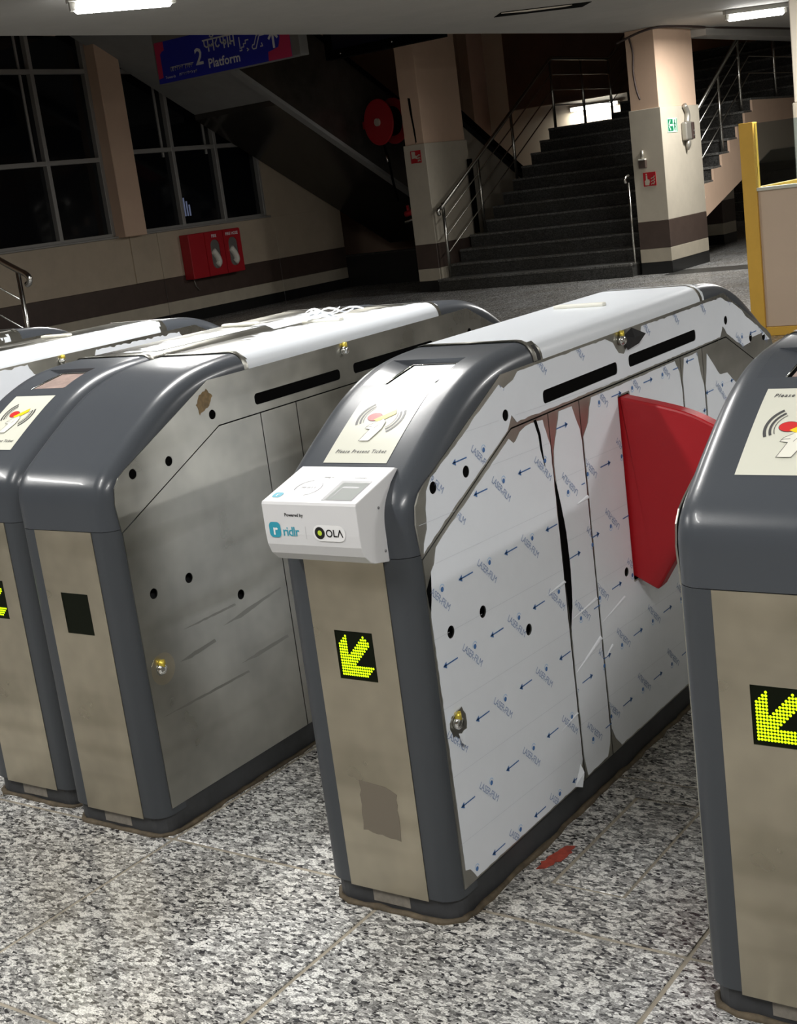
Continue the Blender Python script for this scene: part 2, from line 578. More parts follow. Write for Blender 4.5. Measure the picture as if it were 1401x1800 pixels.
def catmull(P, n=6):
    out = []
    for i in range(len(P) - 1):
        p0 = P[max(i - 1, 0)]; p1 = P[i]; p2 = P[i + 1]; p3 = P[min(i + 2, len(P) - 1)]
        for k in range(n):
            t = k / n
            out.append(tuple(0.5 * ((2 * b_) + (-a + c) * t + (2 * a - 5 * b_ + 4 * c - e) * t * t + (-a + 3 * b_ - 3 * c + e) * t ** 3)
                             for a, b_, c, e in zip(p0, p1, p2, p3)))
    out.append(P[-1])
    return out


# ------------------------------------------------------------------ floor
floor = MB().box((-14, -7, -0.08), (8, 27, -0.0025)).build('floor', M_GROUT)
tag(floor, 'speckled grey granite slab floor with brown joints', 'floor', kind='structure')
GX, GY, GS = 0.052, 0.07, 0.605
slab_me = None


def proj(p):
    v = Vector(p) - CAM
    z = v.dot(d)
    return (700.5 + F_PX * v.dot(rr) / z, 900 - F_PX * v.dot(uu) / z, z)


GAP = 0.009
sm = MB()
sm.bbox((GAP / 2, GAP / 2, -0.02), (GS - GAP / 2, GS - GAP / 2, 0.0), 0.0015, 1)
first = sm.build('slab', M_FLOOR, floor)
slab_mesh = first.data
slab_used = False
rest = MB()
# inset cover slab in the lane
IN = (0.318, 0.205, 0.476, 0.605)
for ix in range(-24, 14):
    for iy in range(-12, 46):
        x, y = GX + ix * GS, GY + iy * GS
        if x < -13.5 or x > 7.4 or y < -6.8 or y > 26:
            continue
        q = proj((x + GS / 2, y + GS / 2, 0))
        vis = q[2] > 0.3 and -150 < q[0] < 1550 and 380 < q[1] < 1990 and q[2] < 9.5
        if ix == 0 and iy == 0:
            # slab with the cut-out for the lane cover
            hx0, hy0, hx1, hy1 = IN[0] - x, IN[1] - y, IN[2] - x, IN[3] - y
            cutb = MB()
            g = GAP / 2
            plate(cutb, [(g, g), (GS - g, g), (GS - g, GS - g), (g, GS - g)], [[(hx0, hy0), (hx1, hy0), (hx1, hy1 - 0.011), (hx0, hy1 - 0.011)]],
                  lambda p, t: (p[0], p[1], -t), 0.02)
            cutb.build('slab', M_FLOOR, floor, (x, y, 0))
            cc = MB().bbox((hx0 + 0.008, hy0 + 0.008, -0.02), (hx1 - 0.008, hy1 - 0.017, -0.0005), 0.0015, 1).build('cover_slab', M_FLOOR, floor, (x, y, 0))
            cc['label'] = 'narrow granite cover slab set into the lane floor'
        elif vis:
            if not slab_used:
                slab_used = True
                o = first
            else:
                o = bpy.data.objects.new('slab', slab_mesh)
                COL.objects.link(o)
                o.parent = floor
            o.location = (x, y, 0)
        else:
            rest.box((x + GAP / 2, y + GAP / 2, -0.015), (x + GS - GAP / 2, y + GS - GAP / 2, 0.0))
ro = rest.build('slab_field', M_FLOOR, floor)
ro['kind'] = 'stuff'
# dark inlay strip in the far floor
strip = MB().box((-5.0, 12.85, -0.01), (4.0, 13.4, 0.0012)).build('inlay_strip', M_STAIR, floor)
strip['label'] = 'dark granite strip across the far floor'

# ------------------------------------------------------------------ ceiling (low slab over the gates)
edge = [(-7.2, -7.0), (-6.353, 5.007), (-5.383, 13.18), (-4.957, 17.69)]
cp = edge + [(8, 17.69), (8, -7)]
cb = MB()
cb.prism(cp, 'z', CEIL, CEIL + 0.45)
ceiling = cb.build('ceiling', M_CEIL)
tag(ceiling, 'low grey painted ceiling slab over the gates', 'ceiling', kind='structure')
bm_ = MB()
bm_.prism([(-5.05, 14.2), (-4.80, 14.2), (-4.62, 17.69), (-4.957, 17.69)], 'z', CEIL - 0.1, CEIL)
bo = tag(bm_.build('trim_2', M_CEIL), 'low ceiling beam right of the striped pillar', 'beam', kind='structure')
# opening of a missing fitting
A, B_ = Vector((-4.83, 9.40)), Vector((-4.22, 9.96))
t = (B_ - A).normalized(); n_ = Vector((-t.y, t.x)) * 0.16
op = MB()
op.prism([tuple(A - n_), tuple(B_ - n_), tuple(B_ + n_), tuple(A + n_)], 'z', CEIL - 0.004, CEIL - 0.001)
oo = op.build('fitting_opening', M_BLACK, ceiling)
oo['label'] = 'dark opening of a missing light fitting in the ceiling'
lp = MB()
A2 = A - n_ * 0.9
lp.prism([tuple(A2), tuple(A2 + t * 0.65), tuple(A2 + t * 0.6 + n_ * 0.35), tuple(A2 + t * 0.25 + n_ * 0.5), tuple(A2 + t * 0.1 + n_ * 0.25)], 'z', CEIL - 0.012, CEIL - 0.006)
lp.build('broken_edge', M_WHITEW, ceiling)
upper = MB().box((-14, -7, 5.6), (8, 27, 5.8)).build('ceiling', M_BROWNW)
tag(upper, 'dark upper ceiling of the stair hall', 'ceiling', kind='structure')

# ------------------------------------------------------------------ outer walls
tag(MB().box((-14, -7.2, -0.1), (8.2, -7.0, 5.8)).build('wall_front', M_WALL), 'beige wall behind the gate hall', 'wall', kind='structure')
tag(MB().box((8.0, -7.0, -0.1), (8.2, 27, 5.8)).build('wall_right', M_WALL), 'beige wall on the far right', 'wall', kind='structure')

WX = -11.1
wl = empty('wall_left', (WX, 0, 0), label='beige tiled wall with brown and black bands below dark windows', cat='wall', kind='structure')
JO = [-7, -3.5, 0, 3.0, 5.6, 8.2, 11.05, 13.42, 15.0]


def bandrow(name, z0, z1, m, pr):
    for a, b_ in zip(JO[:-1], JO[1:]):
        MB().bbox((-0.2, a + 0.004, z0), (pr, b_ - 0.004, z1), 0.003, 1).build(name, m, wl)


bandrow('skirting_tile', 0.0, 0.14, M_BAND_K, 0.012)
bandrow('cream_tile', 0.142, 0.303, M_BAND_C, 0.010)
bandrow('brown_tile', 0.305, 0.608, M_BAND_B, 0.010)
bandrow('beige_tile', 0.61, 1.20, M_WALL, 0.010)
wsill = MB().bbox((-0.15, -7, 1.20), (0.03, 13.35, 1.225), 0.005, 1).build('sill', M_ALU, wl)
MB().box((-0.2, 13.3, 1.2), (0.0, 15.0, 5.6)).build('plaster', M_WALL, wl)
MB().box((-0.2, -7, 3.95), (0.0, 13.3, 5.6)).build('lintel', M_PEACH, wl)
MB().box((-0.2, -7, 1.2), (0.0, 3.0, 3.95)).build('plaster', M_PEACH, wl)
pil = MB().bbox((-0.2, 10.36, 1.2), (0.16, 10.74, 3.95), 0.01, 1).build('pilaster', M_PEACH, wl)
MB().bbox((0.0, 10.55, 0.612), (0.03, 10.95, 1.2), 0.004, 1).build('pilaster_foot', M_WALL, wl)


def window(n, y0, y1, z0, z1, mull, rails, label):
    wdw = empty('window_%d' % n, (WX - 0.06, 0, 0), label=label, cat='window', kind='structure')
    t_ = 0.028
    ys = [y0] + mull + [y1]
    zs = [z0] + rails + [z1]
    for k, yy in enumerate(ys):
        MB().bbox((-0.04, yy - t_, z0), (0.05, yy + t_, z1), 0.004, 1).build('mullion', M_ALU, wdw)
        if 0 < k < len(ys) - 1:
            MB().bbox((-0.06, yy - 0.15, z0 + 0.9), (0.0, yy - 0.12, z1 - 0.1), 0.004, 1).build('sash_stile', M_ALU, wdw)
    for zz in zs:
        MB().bbox((-0.04, y0, zz - t_), (0.045, y1, zz + t_), 0.004, 1).build('rail', M_ALU, wdw)
    for a, b_ in zip(ys[:-1], ys[1:]):
        for c, e in zip(zs[:-1], zs[1:]):
            MB().box((-0.03, a + t_, c + t_), (-0.02, b_ - t_, e - t_)).build('pane', M_PANE, wdw)
    return wdw


window(1, 3.0, 10.33, 1.235, 3.95, [4.9, 6.4, 7.9, 9.48], [2.16, 3.205], 'dark window grid left of the peach pilaster')
window(2, 10.76, 13.29, 1.235, 3.95, [11.62, 12.45], [2.225, 3.205], 'dark window grid behind the red cabinet')
# glowing strips laid on the panes, painting faint bluish light
M_PGLOW = mat('pane_glow', (0.1, 0.1, 0.12), 0.5, emit=(0.45, 0.55, 0.9), estr=0.12)
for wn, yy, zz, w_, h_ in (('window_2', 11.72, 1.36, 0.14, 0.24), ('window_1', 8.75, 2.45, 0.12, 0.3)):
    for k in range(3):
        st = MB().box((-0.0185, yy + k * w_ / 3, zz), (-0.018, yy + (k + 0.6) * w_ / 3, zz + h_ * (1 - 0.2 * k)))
        st.build('lit_streak', M_PGLOW, bpy.data.objects[wn])

# wall at the back of the stair hall
tag(MB().box((-14, 24.7, -0.1), (8.2, 24.9, 5.8)).build('wall_back', M_WHITEW), 'white wall beyond the stair landing', 'wall', kind='structure')
tag(MB().box((-11.4, 21.0, 2.5), (-8.2, 21.25, 5.6)).build('wall_bulkhead', M_BROWNW), 'dark brown bulkhead wall above the stair landing', 'wall', kind='structure')
tag(MB().box((-13.5, 17.6, 0), (-10.3, 17.9, 5.6)).build('wall_side', M_PEACH), 'peach wall piece left of the stair landing', 'wall', kind='structure')
tag(MB().box((-14.2, -7.2, -0.1), (-14, 24.9, 5.8)).build('wall_outer', M_BROWNW), 'outer wall behind the dark stair', 'wall', kind='structure')
tag(MB().box((-5.0, 20.6, 2.70), (8.0, 20.9, 5.6)).build('wall_upper', M_PEACH), 'beige wall above the far floor right of the stair', 'wall', kind='structure')
tag(MB().box((-8.15, 21.95, 2.6), (-5.0, 22.15, 5.6)).build('wall_landing', M_PEACH), 'beige wall at the head of the wide stair', 'wall', kind='structure')
lw = MB().box((-11.3, 15.0, 0), (-9.2, 15.2, 0.465))
o = lw.build('trim_1', M_BAND_K)
tag(o, 'low black tiled kerb wall under the dark stair', 'kerb', kind='structure')
MB().box((-11.3, 14.98, 0.455), (-9.2, 15.2, 0.475)).build('kerb_cap', M_STAIR, o)


# ------------------------------------------------------------------ pillars
def pillar(x0, x1, y0, y1, label, top=5.6, clad=1.87):
    p = empty('pillar', ((x0 + x1) / 2, (y0 + y1) / 2, 0), label=label, cat='pillar')
    a, c = (x1 - x0) / 2, (y1 - y0) / 2

    def ring(nm, z0, z1, m, e):
        MB().bbox((-a - e, -c - e, z0), (a + e, c + e, z1), 0.004, 1).build(nm, m, p)
    ring('shaft', clad, top, M_PEACH, -0.02)
    ring('cladding', 0.61, clad, M_CLAD, 0.0)
    ring('brown_band', 0.297, 0.609, M_BAND_B, 0.001)
    ring('cream_band', 0.139, 0.296, M_BAND_C, 0.0005)
    ring('black_skirting', 0.0, 0.138, M_BAND_K, 0.001)
    return p


pr_ = pillar(-5.36, -4.97, 13.1, 14.23, 'striped pillar with green exit sign at the right edge of the wide stair', top=CEIL)
pm_ = pillar(-8.52, -8.19, 13.1, 14.13, 'striped pillar with vertical crack between hose reel and wide stair')
pillar(-6.25, -5.86, 17.0, 17.5, 'short far pillar with dark bands under the stair', top=1.2, clad=1.1)
ck = MB()
ck.prism([(-8.335, 1.88), (-8.318, 1.9), (-8.322, 2.05), (-8.335, 2.2), (-8.34, 2.44), (-8.375, 2.45), (-8.37, 2.3), (-8.35, 2.1), (-8.34, 1.95)], 'y', 13.117, 13.13)
o = ck.build('crack', M_BLACK)
o.parent = pm_
o.matrix_parent_inverse = Matrix.Translation(-Vector(pm_.location))


def flat_sign(name, origin, ux, uy, parts, mats, label, cat, thick=0.006):
    """sign board: parts = [(2-D geometry, material index)], origin = lower left, ux/uy unit axes in 3-D"""
    ux = Vector(ux); uy = Vector(uy); nn = ux.cross(uy).normalized()
    O = Vector(origin)
    base = empty(name, origin, label=label, cat=cat)

    def fn(x, y, off):
        return ux * x + uy * y + nn * (thick + off)
    return base, fn, nn


def board(base, fn, nn, w_, h_, m, name='panel', thick=0.006):
    mb = MB()
    a = [fn(0, 0, -thick), fn(w_, 0, -thick), fn(w_, h_, -thick), fn(0, h_, -thick), fn(0, 0, 0), fn(w_, 0, 0), fn(w_, h_, 0), fn(0, h_, 0)]
    mb.add(a, [(0, 3, 2, 1), (4, 5, 6, 7), (0, 1, 5, 4), (1, 2, 6, 5), (2, 3, 7, 6), (3, 0, 4, 7)])
    return mb.build(name, m, base)


# exit sign on the pillar's right face (faces +X)
s_, fn, nn = flat_sign('exit_sign', (-4.969, 13.257, 1.58), (0, 1, 0), (0, 0, 1), None, None, 'small green exit sign with white arrow on the striped pillar', 'sign')
board(s_, fn, nn, 0.277, 0.158, M_GLOWW)
mb = MB()
put(mb, poly2d([(0.012, 0.012), (0.15, 0.012), (0.15, 0.146), (0.012, 0.146)]), fn, 0, 0.001)
put(mb, stroke2d([(0.135, 0.079), (0.03, 0.079)], 0.022), fn, 1, 0.002)
put(mb, stroke2d([(0.075, 0.13), (0.028, 0.079), (0.075, 0.028)], 0.02), fn, 1, 0.002)
# running figure in the doorway half
put(mb, stroke2d([(0.20, 0.115), (0.195, 0.07), (0.17, 0.03)], 0.018), fn, 0, 0.002)
put(mb, stroke2d([(0.195, 0.075), (0.225, 0.05), (0.22, 0.02)], 0.016), fn, 0, 0.002)
put(mb, stroke2d([(0.17, 0.09), (0.2, 0.105), (0.23, 0.085)], 0.012), fn, 0, 0.002)
put(mb, poly2d(circle(0.205, 0.13, 0.011, 10)), fn, 0, 0.002)
put(mb, stroke2d([(0.26, 0.012), (0.26, 0.146)], 0.014), fn, 0, 0.002)
mb.build('symbol', [M_GREEN, M_GLOWW], s_)['kind'] = 'stuff'


def fire_sign(origin, w_, h_, label, worn):
    s_, fn, nn = flat_sign('fire_alarm_sign', origin, (1, 0, 0), (0, 0, 1), None, None, label, 'sign')
    board(s_, fn, nn, w_, h_, M_REDP)
    mb = MB()
    k = w_
    if not worn:
        put(mb, poly2d([(0.12 * k, 0.08 * k), (0.42 * k, 0.06 * k), (0.52 * k, 0.3 * k), (0.48 * k, 0.48 * k), (0.34 * k, 0.5 * k), (0.33 * k, 0.78 * k), (0.22 * k, 0.78 * k), (0.2 * k, 0.45 * k), (0.1 * k, 0.4 * k)]), fn, 0, 0.001)
        put(mb, poly2d(circle(0.26 * k, 0.86 * k, 0.06 * k, 8)), fn, 0, 0.001)
        for j in range(3):
            put(mb, stroke2d([(0.62 * k, (0.12 + 0.2 * j) * k), (0.74 * k, (0.2 + 0.2 * j) * k), (0.8 * k, (0.12 + 0.22 * j) * k), (0.9 * k, (0.3 + 0.2 * j) * k)], 0.06 * k), fn, 0, 0.001)
    else:
        put(mb, poly2d([(0.1 * k, 0.36 * k), (0.4 * k, 0.4 * k), (0.62 * k, 0.3 * k), (0.64 * k, 0.55 * k), (0.45 * k, 0.62 * k), (0.48 * k, 0.9 * k), (0.1 * k, 0.92 * k)]), fn, 0, 0.001)
        for j in range(3):
            put(mb, stroke2d([(0.68 * k, (0.14 + 0.2 * j) * k), (0.8 * k, (0.22 + 0.2 * j) * k), (0.9 * k, (0.16 + 0.22 * j) * k)], 0.1 * k), fn, 0, 0.001)
    mb.build('symbol', [M_CLAD], s_)['kind'] = 'stuff'


fire_sign((-5.243, 13.1, 1.012), 0.155, 0.155, 'red fire alarm sign with white hand below the call point', False)
fire_sign((-8.42, 13.1, 1.64), 0.157, 0.155, 'worn red and white fire sign on the cracked pillar', True)
# call point
cpnt = empty('call_point', (-5.228, 13.1, 1.22), label='small red break glass call point above the fire alarm sign', cat='call point')
MB().bbox((-0.045, -0.045, 0), (0.045, 0.0, 0.09), 0.006).build('housing', M_BAND_B, cpnt)
MB().bbox((-0.04, -0.05, 0.09), (0.04, 0.0, 0.105), 0.003).build('cap', M_IVORY, cpnt)
MB().tube([(0, -0.014, 0.10), (0, -0.014, 0.20)], 0.018, 8).build('conduit', M_GREYBOX, cpnt)
# socket box with flexible conduit on the right face
sk = empty('socket_box', (-4.968, 13.75, 1.47), label='grey metal socket box with bent conduit on the striped pillar', cat='socket box')
MB().bbox((0.0, -0.105, 0.0), (0.07, 0.105, 0.21), 0.02, 3).build('body', M_GREYBOX, sk)
MB().bbox((0.068, 0.03, 0.01), (0.085, 0.105, 0.2), 0.008).build('cover', M_CABLE, sk)
for zz in (0.05, 0.1):
    MB().tube([(0.084, 0.075, zz), (0.09, 0.075, zz)], 0.014, 8).build('screw', M_CHROME, sk)
MB().tube(catmull([(0.03, 0.02, 0.2), (0.03, 0.045, 0.27), (0.028, 0.04, 0.33), (0.025, -0.02, 0.40)], 4), 0.032, 10).build('conduit', M_GREYBOX, sk)
MB().tube([(0.03, 0, 0.0), (0.03, -0.005, -0.06), (0.03, -0.01, -0.11)], [0.035, 0.03, 0.012], 10).build('gland', M_GREYBOX, sk)

# cable round the pillar head
cab = MB()
cab.tube(catmull([(-5.42, 13.06, 2.63), (-5.3, 13.06, 2.66), (-5.1, 13.05, 2.705), (-4.93, 13.12, 2.725), (-4.83, 13.6, 2.728), (-4.80, 14.4, 2.725), (-4.7, 15.6, 2.73), (-4.6, 17.0, 2.73)], 5), 0.014, 6)
o = cab.build('ceiling_cable', M_CABLE)
tag(o, 'thin dark cable strung along the ceiling past the striped pillar', 'cable')
cab2 = MB().tube(catmull([(-5.27, 13.085, 2.66), (-5.24, 13.085, 2.5), (-5.255, 13.085, 2.3), (-5.235, 13.085, 2.1), (-5.20, 13.085, 1.98)], 5), 0.011, 6)
o = cab2.build('hanging_cable', M_CABLE)
tag(o, 'thin dark cable hanging down the front of the striped pillar', 'cable')

# ------------------------------------------------------------------ main stair
RI, TR = 0.1605, 0.3
XL, XR = -8.1, -5.06
stair = empty('staircase', (0, 0, 0), label='wide dark granite stair rising between the two striped pillars', cat='staircase')
Y0 = 12.95
for k in range(12):
    y = Y0 + k * TR
    xr = -5.42 if y < 14.15 else XR
    xl = -8.14 if k < 4 else XL
    z1 = RI * (k + 1)
    yb = y + TR + 0.02 if k < 11 else 18.4
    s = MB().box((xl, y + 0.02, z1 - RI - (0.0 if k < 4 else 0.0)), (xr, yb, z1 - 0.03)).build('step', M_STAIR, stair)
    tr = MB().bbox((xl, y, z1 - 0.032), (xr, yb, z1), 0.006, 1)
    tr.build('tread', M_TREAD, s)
ZL = RI * 12
YU = 18.4
for k in range(6):
    y = YU + k * TR
    z1 = ZL + RI * (k + 1)
    yb = y + TR + 0.02 if k < 5 else 21.9
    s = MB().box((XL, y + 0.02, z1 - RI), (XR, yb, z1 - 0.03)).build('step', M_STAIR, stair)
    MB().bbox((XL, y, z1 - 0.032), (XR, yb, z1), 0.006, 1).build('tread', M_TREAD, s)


def stringer(x0, x1, m):
    top = []
    for k in range(4, 12):
        y = Y0 + k * TR
        top += [(y, RI * k - 0.02), (y, RI * (k + 1) - 0.03)]
    top = [p for p in top if p[0] >= 14.2]
    pl = top + [(YU, ZL - 0.03), (YU, ZL - 0.7), (Y0 + 12 * TR + 0.3, ZL - 0.7), (14.3, 0.5), (14.2, 0.5)]
    return MB().prism(pl, 'x', x0, x1)


stringer(XR - 0.02, XR + 0.01, None).build('stringer', M_PEACH, stair)
# soffit of the flight
sf = MB()
sf.add([(XL, 14.2, 0.5), (XR, 14.2, 0.5), (XR, 16.85, ZL - 0.7), (XL, 16.85, ZL - 0.7), (XR, YU, ZL - 0.7), (XL, YU, ZL - 0.7)], [(0, 3, 2, 1), (3, 5, 4, 2)])
sf.build('soffit', M_SOFFIT, stair)

# far stair seen under the flight
fs_ = empty('staircase', (0, 0, 0), label='far grey stair glimpsed under the wide stair beside the booth', cat='staircase')
for k in range(6):
    MB().box((-12.5, 22.75 + 0.3 * k, 0), (-6.2, 23.07 + 0.3 * k, 0.16 * (k + 1))).build('step', M_TREAD, fs_)


# ------------------------------------------------------------------ railings
def railing(name, label, posts, rails, rp=0.021, rb=0.009, extra=None, cat='railing'):
    e = empty(name, (0, 0, 0), label=label, cat=cat)
    for p in posts:
        MB().tube(p, rp, 10).build('post', M_RAIL, e)
    for kind, pts, rad in rails:
        MB().tube(pts, rad, 10).build(kind, M_RAIL, e)
    return e


def stair_rail(name, label, x, with_wall=True):
    H = 0.92
    posts = []
    rails = []

    def nose(y):
        return max(0, (y - Y0) / TR) * RI + RI
    py = [13.12, 14.1, 15.1, 16.38] if with_wall else [15.25, 16.0]
    for y in py:
        zf = math.floor((y - Y0) / TR + 1e-6) * RI + RI
        posts.append([(x, y, zf), (x, y, nose(y) + H - 0.06)])
    for y in (17.35, 18.3):
        posts.append([(x, y, ZL), (x, y, ZL + H + 0.02)])
    y1 = 16.38
    zt = ZL + H + 0.05
    ys = 13.06 if with_wall else 14.5
    top = [(x, ys, nose(ys) + H - 0.1), (x, y1 - 0.02, zt - 0.03), (x, y1 + 0.06, zt), (x, 18.28, zt), (x, 18.38, zt + 0.03), (x, 20.2, zt + 0.03 + 1.82 * RI / TR)]
    if with_wall:
        rails.append(('handrail', catmull([(x, 13.02, nose(13.1) + H - 0.2), (x, 13.0, nose(13.1) + H - 0.14), (x, 13.06, nose(13.06) + H - 0.08)], 4), 0.026))
    rails.append(('handrail', top, 0.026))
    for j in range(1, 4):
        dz = j * 0.215
        rails.append(('bar', [(x, ys + 0.06, nose(ys + 0.06) + H - 0.06 - dz), (x, y1, zt - 0.01 - dz), (x, 18.3, zt - 0.01 - dz), (x, 20.2, zt - 0.01 - dz + 1.9 * RI / TR)], 0.009))
    return railing(name, label, posts, rails)


stair_rail('railing', 'stainless steel railing on the left edge of the wide stair', XL + 0.06)
stair_rail('railing', 'stainless steel railing beyond the striped pillar on the right edge of the stair', XR - 0.05, False)
# wall handrail end beside the pillar
e = empty('handrail', (-5.395, 12.98, 0), label='slim steel handrail post against the left side of the striped pillar', cat='handrail')
MB().tube([(0, 0.03, 0.162), (0, 0.03, 1.08)], 0.013, 10).build('post', M_RAIL, e)
MB().tube(catmull([(-0.01, -0.02, 1.08), (-0.012, -0.035, 1.12), (-0.008, -0.005, 1.15), (-0.002, 0.05, 1.16)], 4), 0.017, 10).build('rail_end', M_RAIL, e)
# balustrade post pair near the cracked pillar
bp_ = MB().bbox((-8.16, 14.02, 0.65), (-8.12, 14.10, 1.62), 0.006).build('newel_post', M_BLACK)
tag(bp_, 'dark newel post at the left side of the wide stair', 'post')

# railing at the left picture edge
e = empty('railing', (0, 0, 0), label='curved chrome handrail at the left picture edge', cat='railing')
MB().tube(catmull([(-9.6, 6.0, 1.98), (-8.6, 6.0, 1.47), (-8.03, 6.0, 1.18), (-7.83, 6.0, 1.085), (-7.74, 6.0, 1.045), (-7.70, 6.0, 1.005), (-7.715, 6.0, 0.965), (-7.745, 6.0, 0.955)], 5), 0.026, 12).build('handrail', M_CHROME, e)
MB().tube([(-7.845, 6.0, 0.0), (-7.83, 6.0, 1.08)], 0.02, 10).build('post', M_CHROME, e)
MB().tube([(-9.0, 6.0, 0.0), (-9.0, 6.0, 1.6)], 0.02, 10).build('post', M_CHROME, e)
for j in range(3):
    MB().tube([(-9.6, 6.0, 1.68 - 0.27 * j), (-7.84, 6.0, 0.82 - 0.26 * j)], 0.008, 8).build('bar', M_CHROME, e)

# ------------------------------------------------------------------ dark stair on the left (rises towards the camera)
ds = empty('staircase', (0, 0, 0), label='dark stair with polished stone side sloping down behind the hose reel', cat='staircase')
SL = -0.5


def zl(y): return 2.959 - 0.4926 * (y - 11.207)


side = [(7.5, zl(7.5)), (16.2, zl(16.2)), (16.2, zl(16.2) + 1.2), (7.5, zl(7.5) + 1.28)]
MB().prism(side, 'x', -9.58, -9.5).build('side_panel', M_DKSTONE, ds)
MB().prism([(7.5, zl(7.5) - 0.02), (16.2, zl(16.2) - 0.02), (16.2, zl(16.2) + 0.035), (7.5, zl(7.5) + 0.035)], 'x', -9.59, -9.485).build('edge_trim', M_SOFFIT, ds)
MB().prism([(7.5, zl(7.5) + 1.28), (16.2, zl(16.2) + 1.2), (16.2, zl(16.2) + 1.26), (7.5, zl(7.5) + 1.34)], 'x', -9.6, -9.47).build('coping', M_BLACK, ds)


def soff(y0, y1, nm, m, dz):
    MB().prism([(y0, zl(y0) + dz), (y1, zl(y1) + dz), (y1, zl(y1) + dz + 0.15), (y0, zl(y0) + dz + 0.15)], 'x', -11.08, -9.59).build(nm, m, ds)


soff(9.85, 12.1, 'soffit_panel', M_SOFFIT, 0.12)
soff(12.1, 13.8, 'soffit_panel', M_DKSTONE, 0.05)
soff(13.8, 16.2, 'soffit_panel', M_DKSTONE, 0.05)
MB().box((-11.08, 7.5, 3.6), (-9.59, 9.9, 3.8)).build('landing_soffit', M_PEACH, ds)
# second balustrade further back
eb = empty('escalator_balustrade', (0, 0, 0), label='sloping dark balustrade with grey panel behind the cracked pillar', cat='balustrade')
P0, P1 = (15.2, 2.44), (17.2, 1.36)
MB().prism([P0, P1, (P1[0], P1[1] - 0.12), (P0[0], P0[1] - 0.12)], 'x', -9.12, -9.0).build('handrail', M_BLACK, eb)
MB().prism([(P0[0], P0[1] - 0.12), (P1[0], P1[1] - 0.12), (P1[0], P1[1] - 0.2), (P0[0], P0[1] - 0.2)], 'x', -9.1, -9.02).build('track', M_DARK, eb)
MB().prism([(P0[0], P0[1] - 0.2), (P1[0], P1[1] - 0.2), (P1[0], 0.0), (P0[0], 0.0)], 'x', -9.08, -9.04).build('panel', M_CLAD, eb)

# ------------------------------------------------------------------ hose reel
hr = empty('hose_reel', (-9.07, 13.4, 2.235), radians(-15), label='red fire hose reel drum beside the cracked pillar', cat='hose reel')


def disc(r, y0, y1, n=36):
    return MB().prism(circle(0, 0, r, n), 'y', y0, y1)


disc(0.285, 0.0, 0.025).build('front_disc', M_REDP, hr)
MB().tube([(0.285 * cos(2 * pi * k / 36), 0.012, 0.285 * sin(2 * pi * k / 36)) for k in range(37)], 0.014, 6, False).build('rim', M_REDP, hr)
disc(0.19, 0.025, 0.26).build('hose_coil', M_BLACK, hr)
disc(0.285, 0.26, 0.285).build('back_disc', M_REDP, hr)
MB().tube([(0.285 * cos(2 * pi * k / 36), 0.272, 0.285 * sin(2 * pi * k / 36)) for k in range(37)], 0.014, 6, False).build('rim', M_REDP, hr)
disc(0.05, -0.03, 0.0, 16).build('hub', M_CLAD, hr)
MB().bbox((-0.455, 0.1, -0.05), (0.0, 0.2, 0.05), 0.01).build('bracket', M_REDP, hr)
MB().tube(catmull([(-0.1, 0.12, -0.18), (-0.04, 0.1, -0.35), (0.0, 0.1, -0.5), (0.04, 0.1, -0.8), (0.1, 0.1, -1.05)], 4), 0.016, 8).build('hose', M_BLACK, hr)
MB().tube([(-0.02, 0.08, -0.41), (0.02, 0.07, -0.52)], 0.014, 8).build('nozzle', M_CHROME, hr)
vv = empty('hose_valve', (-8.605, 13.2, 1.0), label='small red water valve low beside the cracked pillar', cat='valve')
MB().tube([(-0.07, 0, 0.02), (0.09, 0, 0.05)], 0.04, 10).build('body', M_REDP, vv)
MB().tube([(-0.02, 0, 0.03), (-0.03, 0, 0.13)], 0.02, 8).build('stem', M_REDP, vv)
MB().tube([(-0.09, 0, -0.08), (0.09, 0, -0.04)], 0.018, 8).build('lever', M_CHROME, vv)

# ------------------------------------------------------------------ red hose cabinet on the left wall
hc = empty('hose_cabinet', (WX + 0.012, 11.44, 0.545), label='red double door fire hose cabinet on the banded wall under the windows', cat='cabinet')
CW, CH, CD = 1.02, 0.58, 0.16
MB().bbox((0, 0, 0), (CD, CW, CH), 0.008).build('body', M_REDP, hc)
for k, (y0, y1) in enumerate(((0.30, 0.655), (0.665, CW - 0.01))):
    dm = MB()
    yc = (y0 + y1) / 2
    plate(dm, [(y0, 0.01), (y1, 0.01), (y1, CH - 0.01), (y0, CH - 0.01)], [rrect(yc - 0.09, 0.09, yc + 0.09, 0.47, 0.08)], lambda p, t: (CD + 0.014 - t, p[0], p[1]), 0.014)
    dr = dm.build('door', M_REDP, hc)
    g = MB()
    put(g, poly2d(rrect(yc - 0.09, 0.09, yc + 0.09, 0.47, 0.08)), lambda x, y, o: (CD + 0.004, x, y))
    g.build('pane', mat('cabinet_glass', (0.16, 0.15, 0.14), 0.12), dr)
    hh = MB()
    hh.tube(catmull([(CD + 0.006, yc - 0.05, 0.33), (CD + 0.006, yc + 0.02, 0.24), (CD + 0.006, yc + 0.04, 0.17), (CD + 0.006, yc, 0.13)], 4), 0.045, 8)
    hh.build('hose_bundle', M_IVORY, dr)
    tx = MB()
    put(tx, text2d('FIRE HOSE' if k else 'FIRE', 0.055, align='CENTER', bold=0.001), lambda x, y, o: (CD + 0.0155, yc + x, 0.50 + y))
    tx.build('lettering', M_SIGNW, dr)['kind'] = 'stuff'
MB().tube([(0.03, 0.12, 0), (0.02, 0.16, -0.1), (0.02, 0.22, -0.16)], 0.006, 6).build('seal_wire', M_GREYBOX, hc)

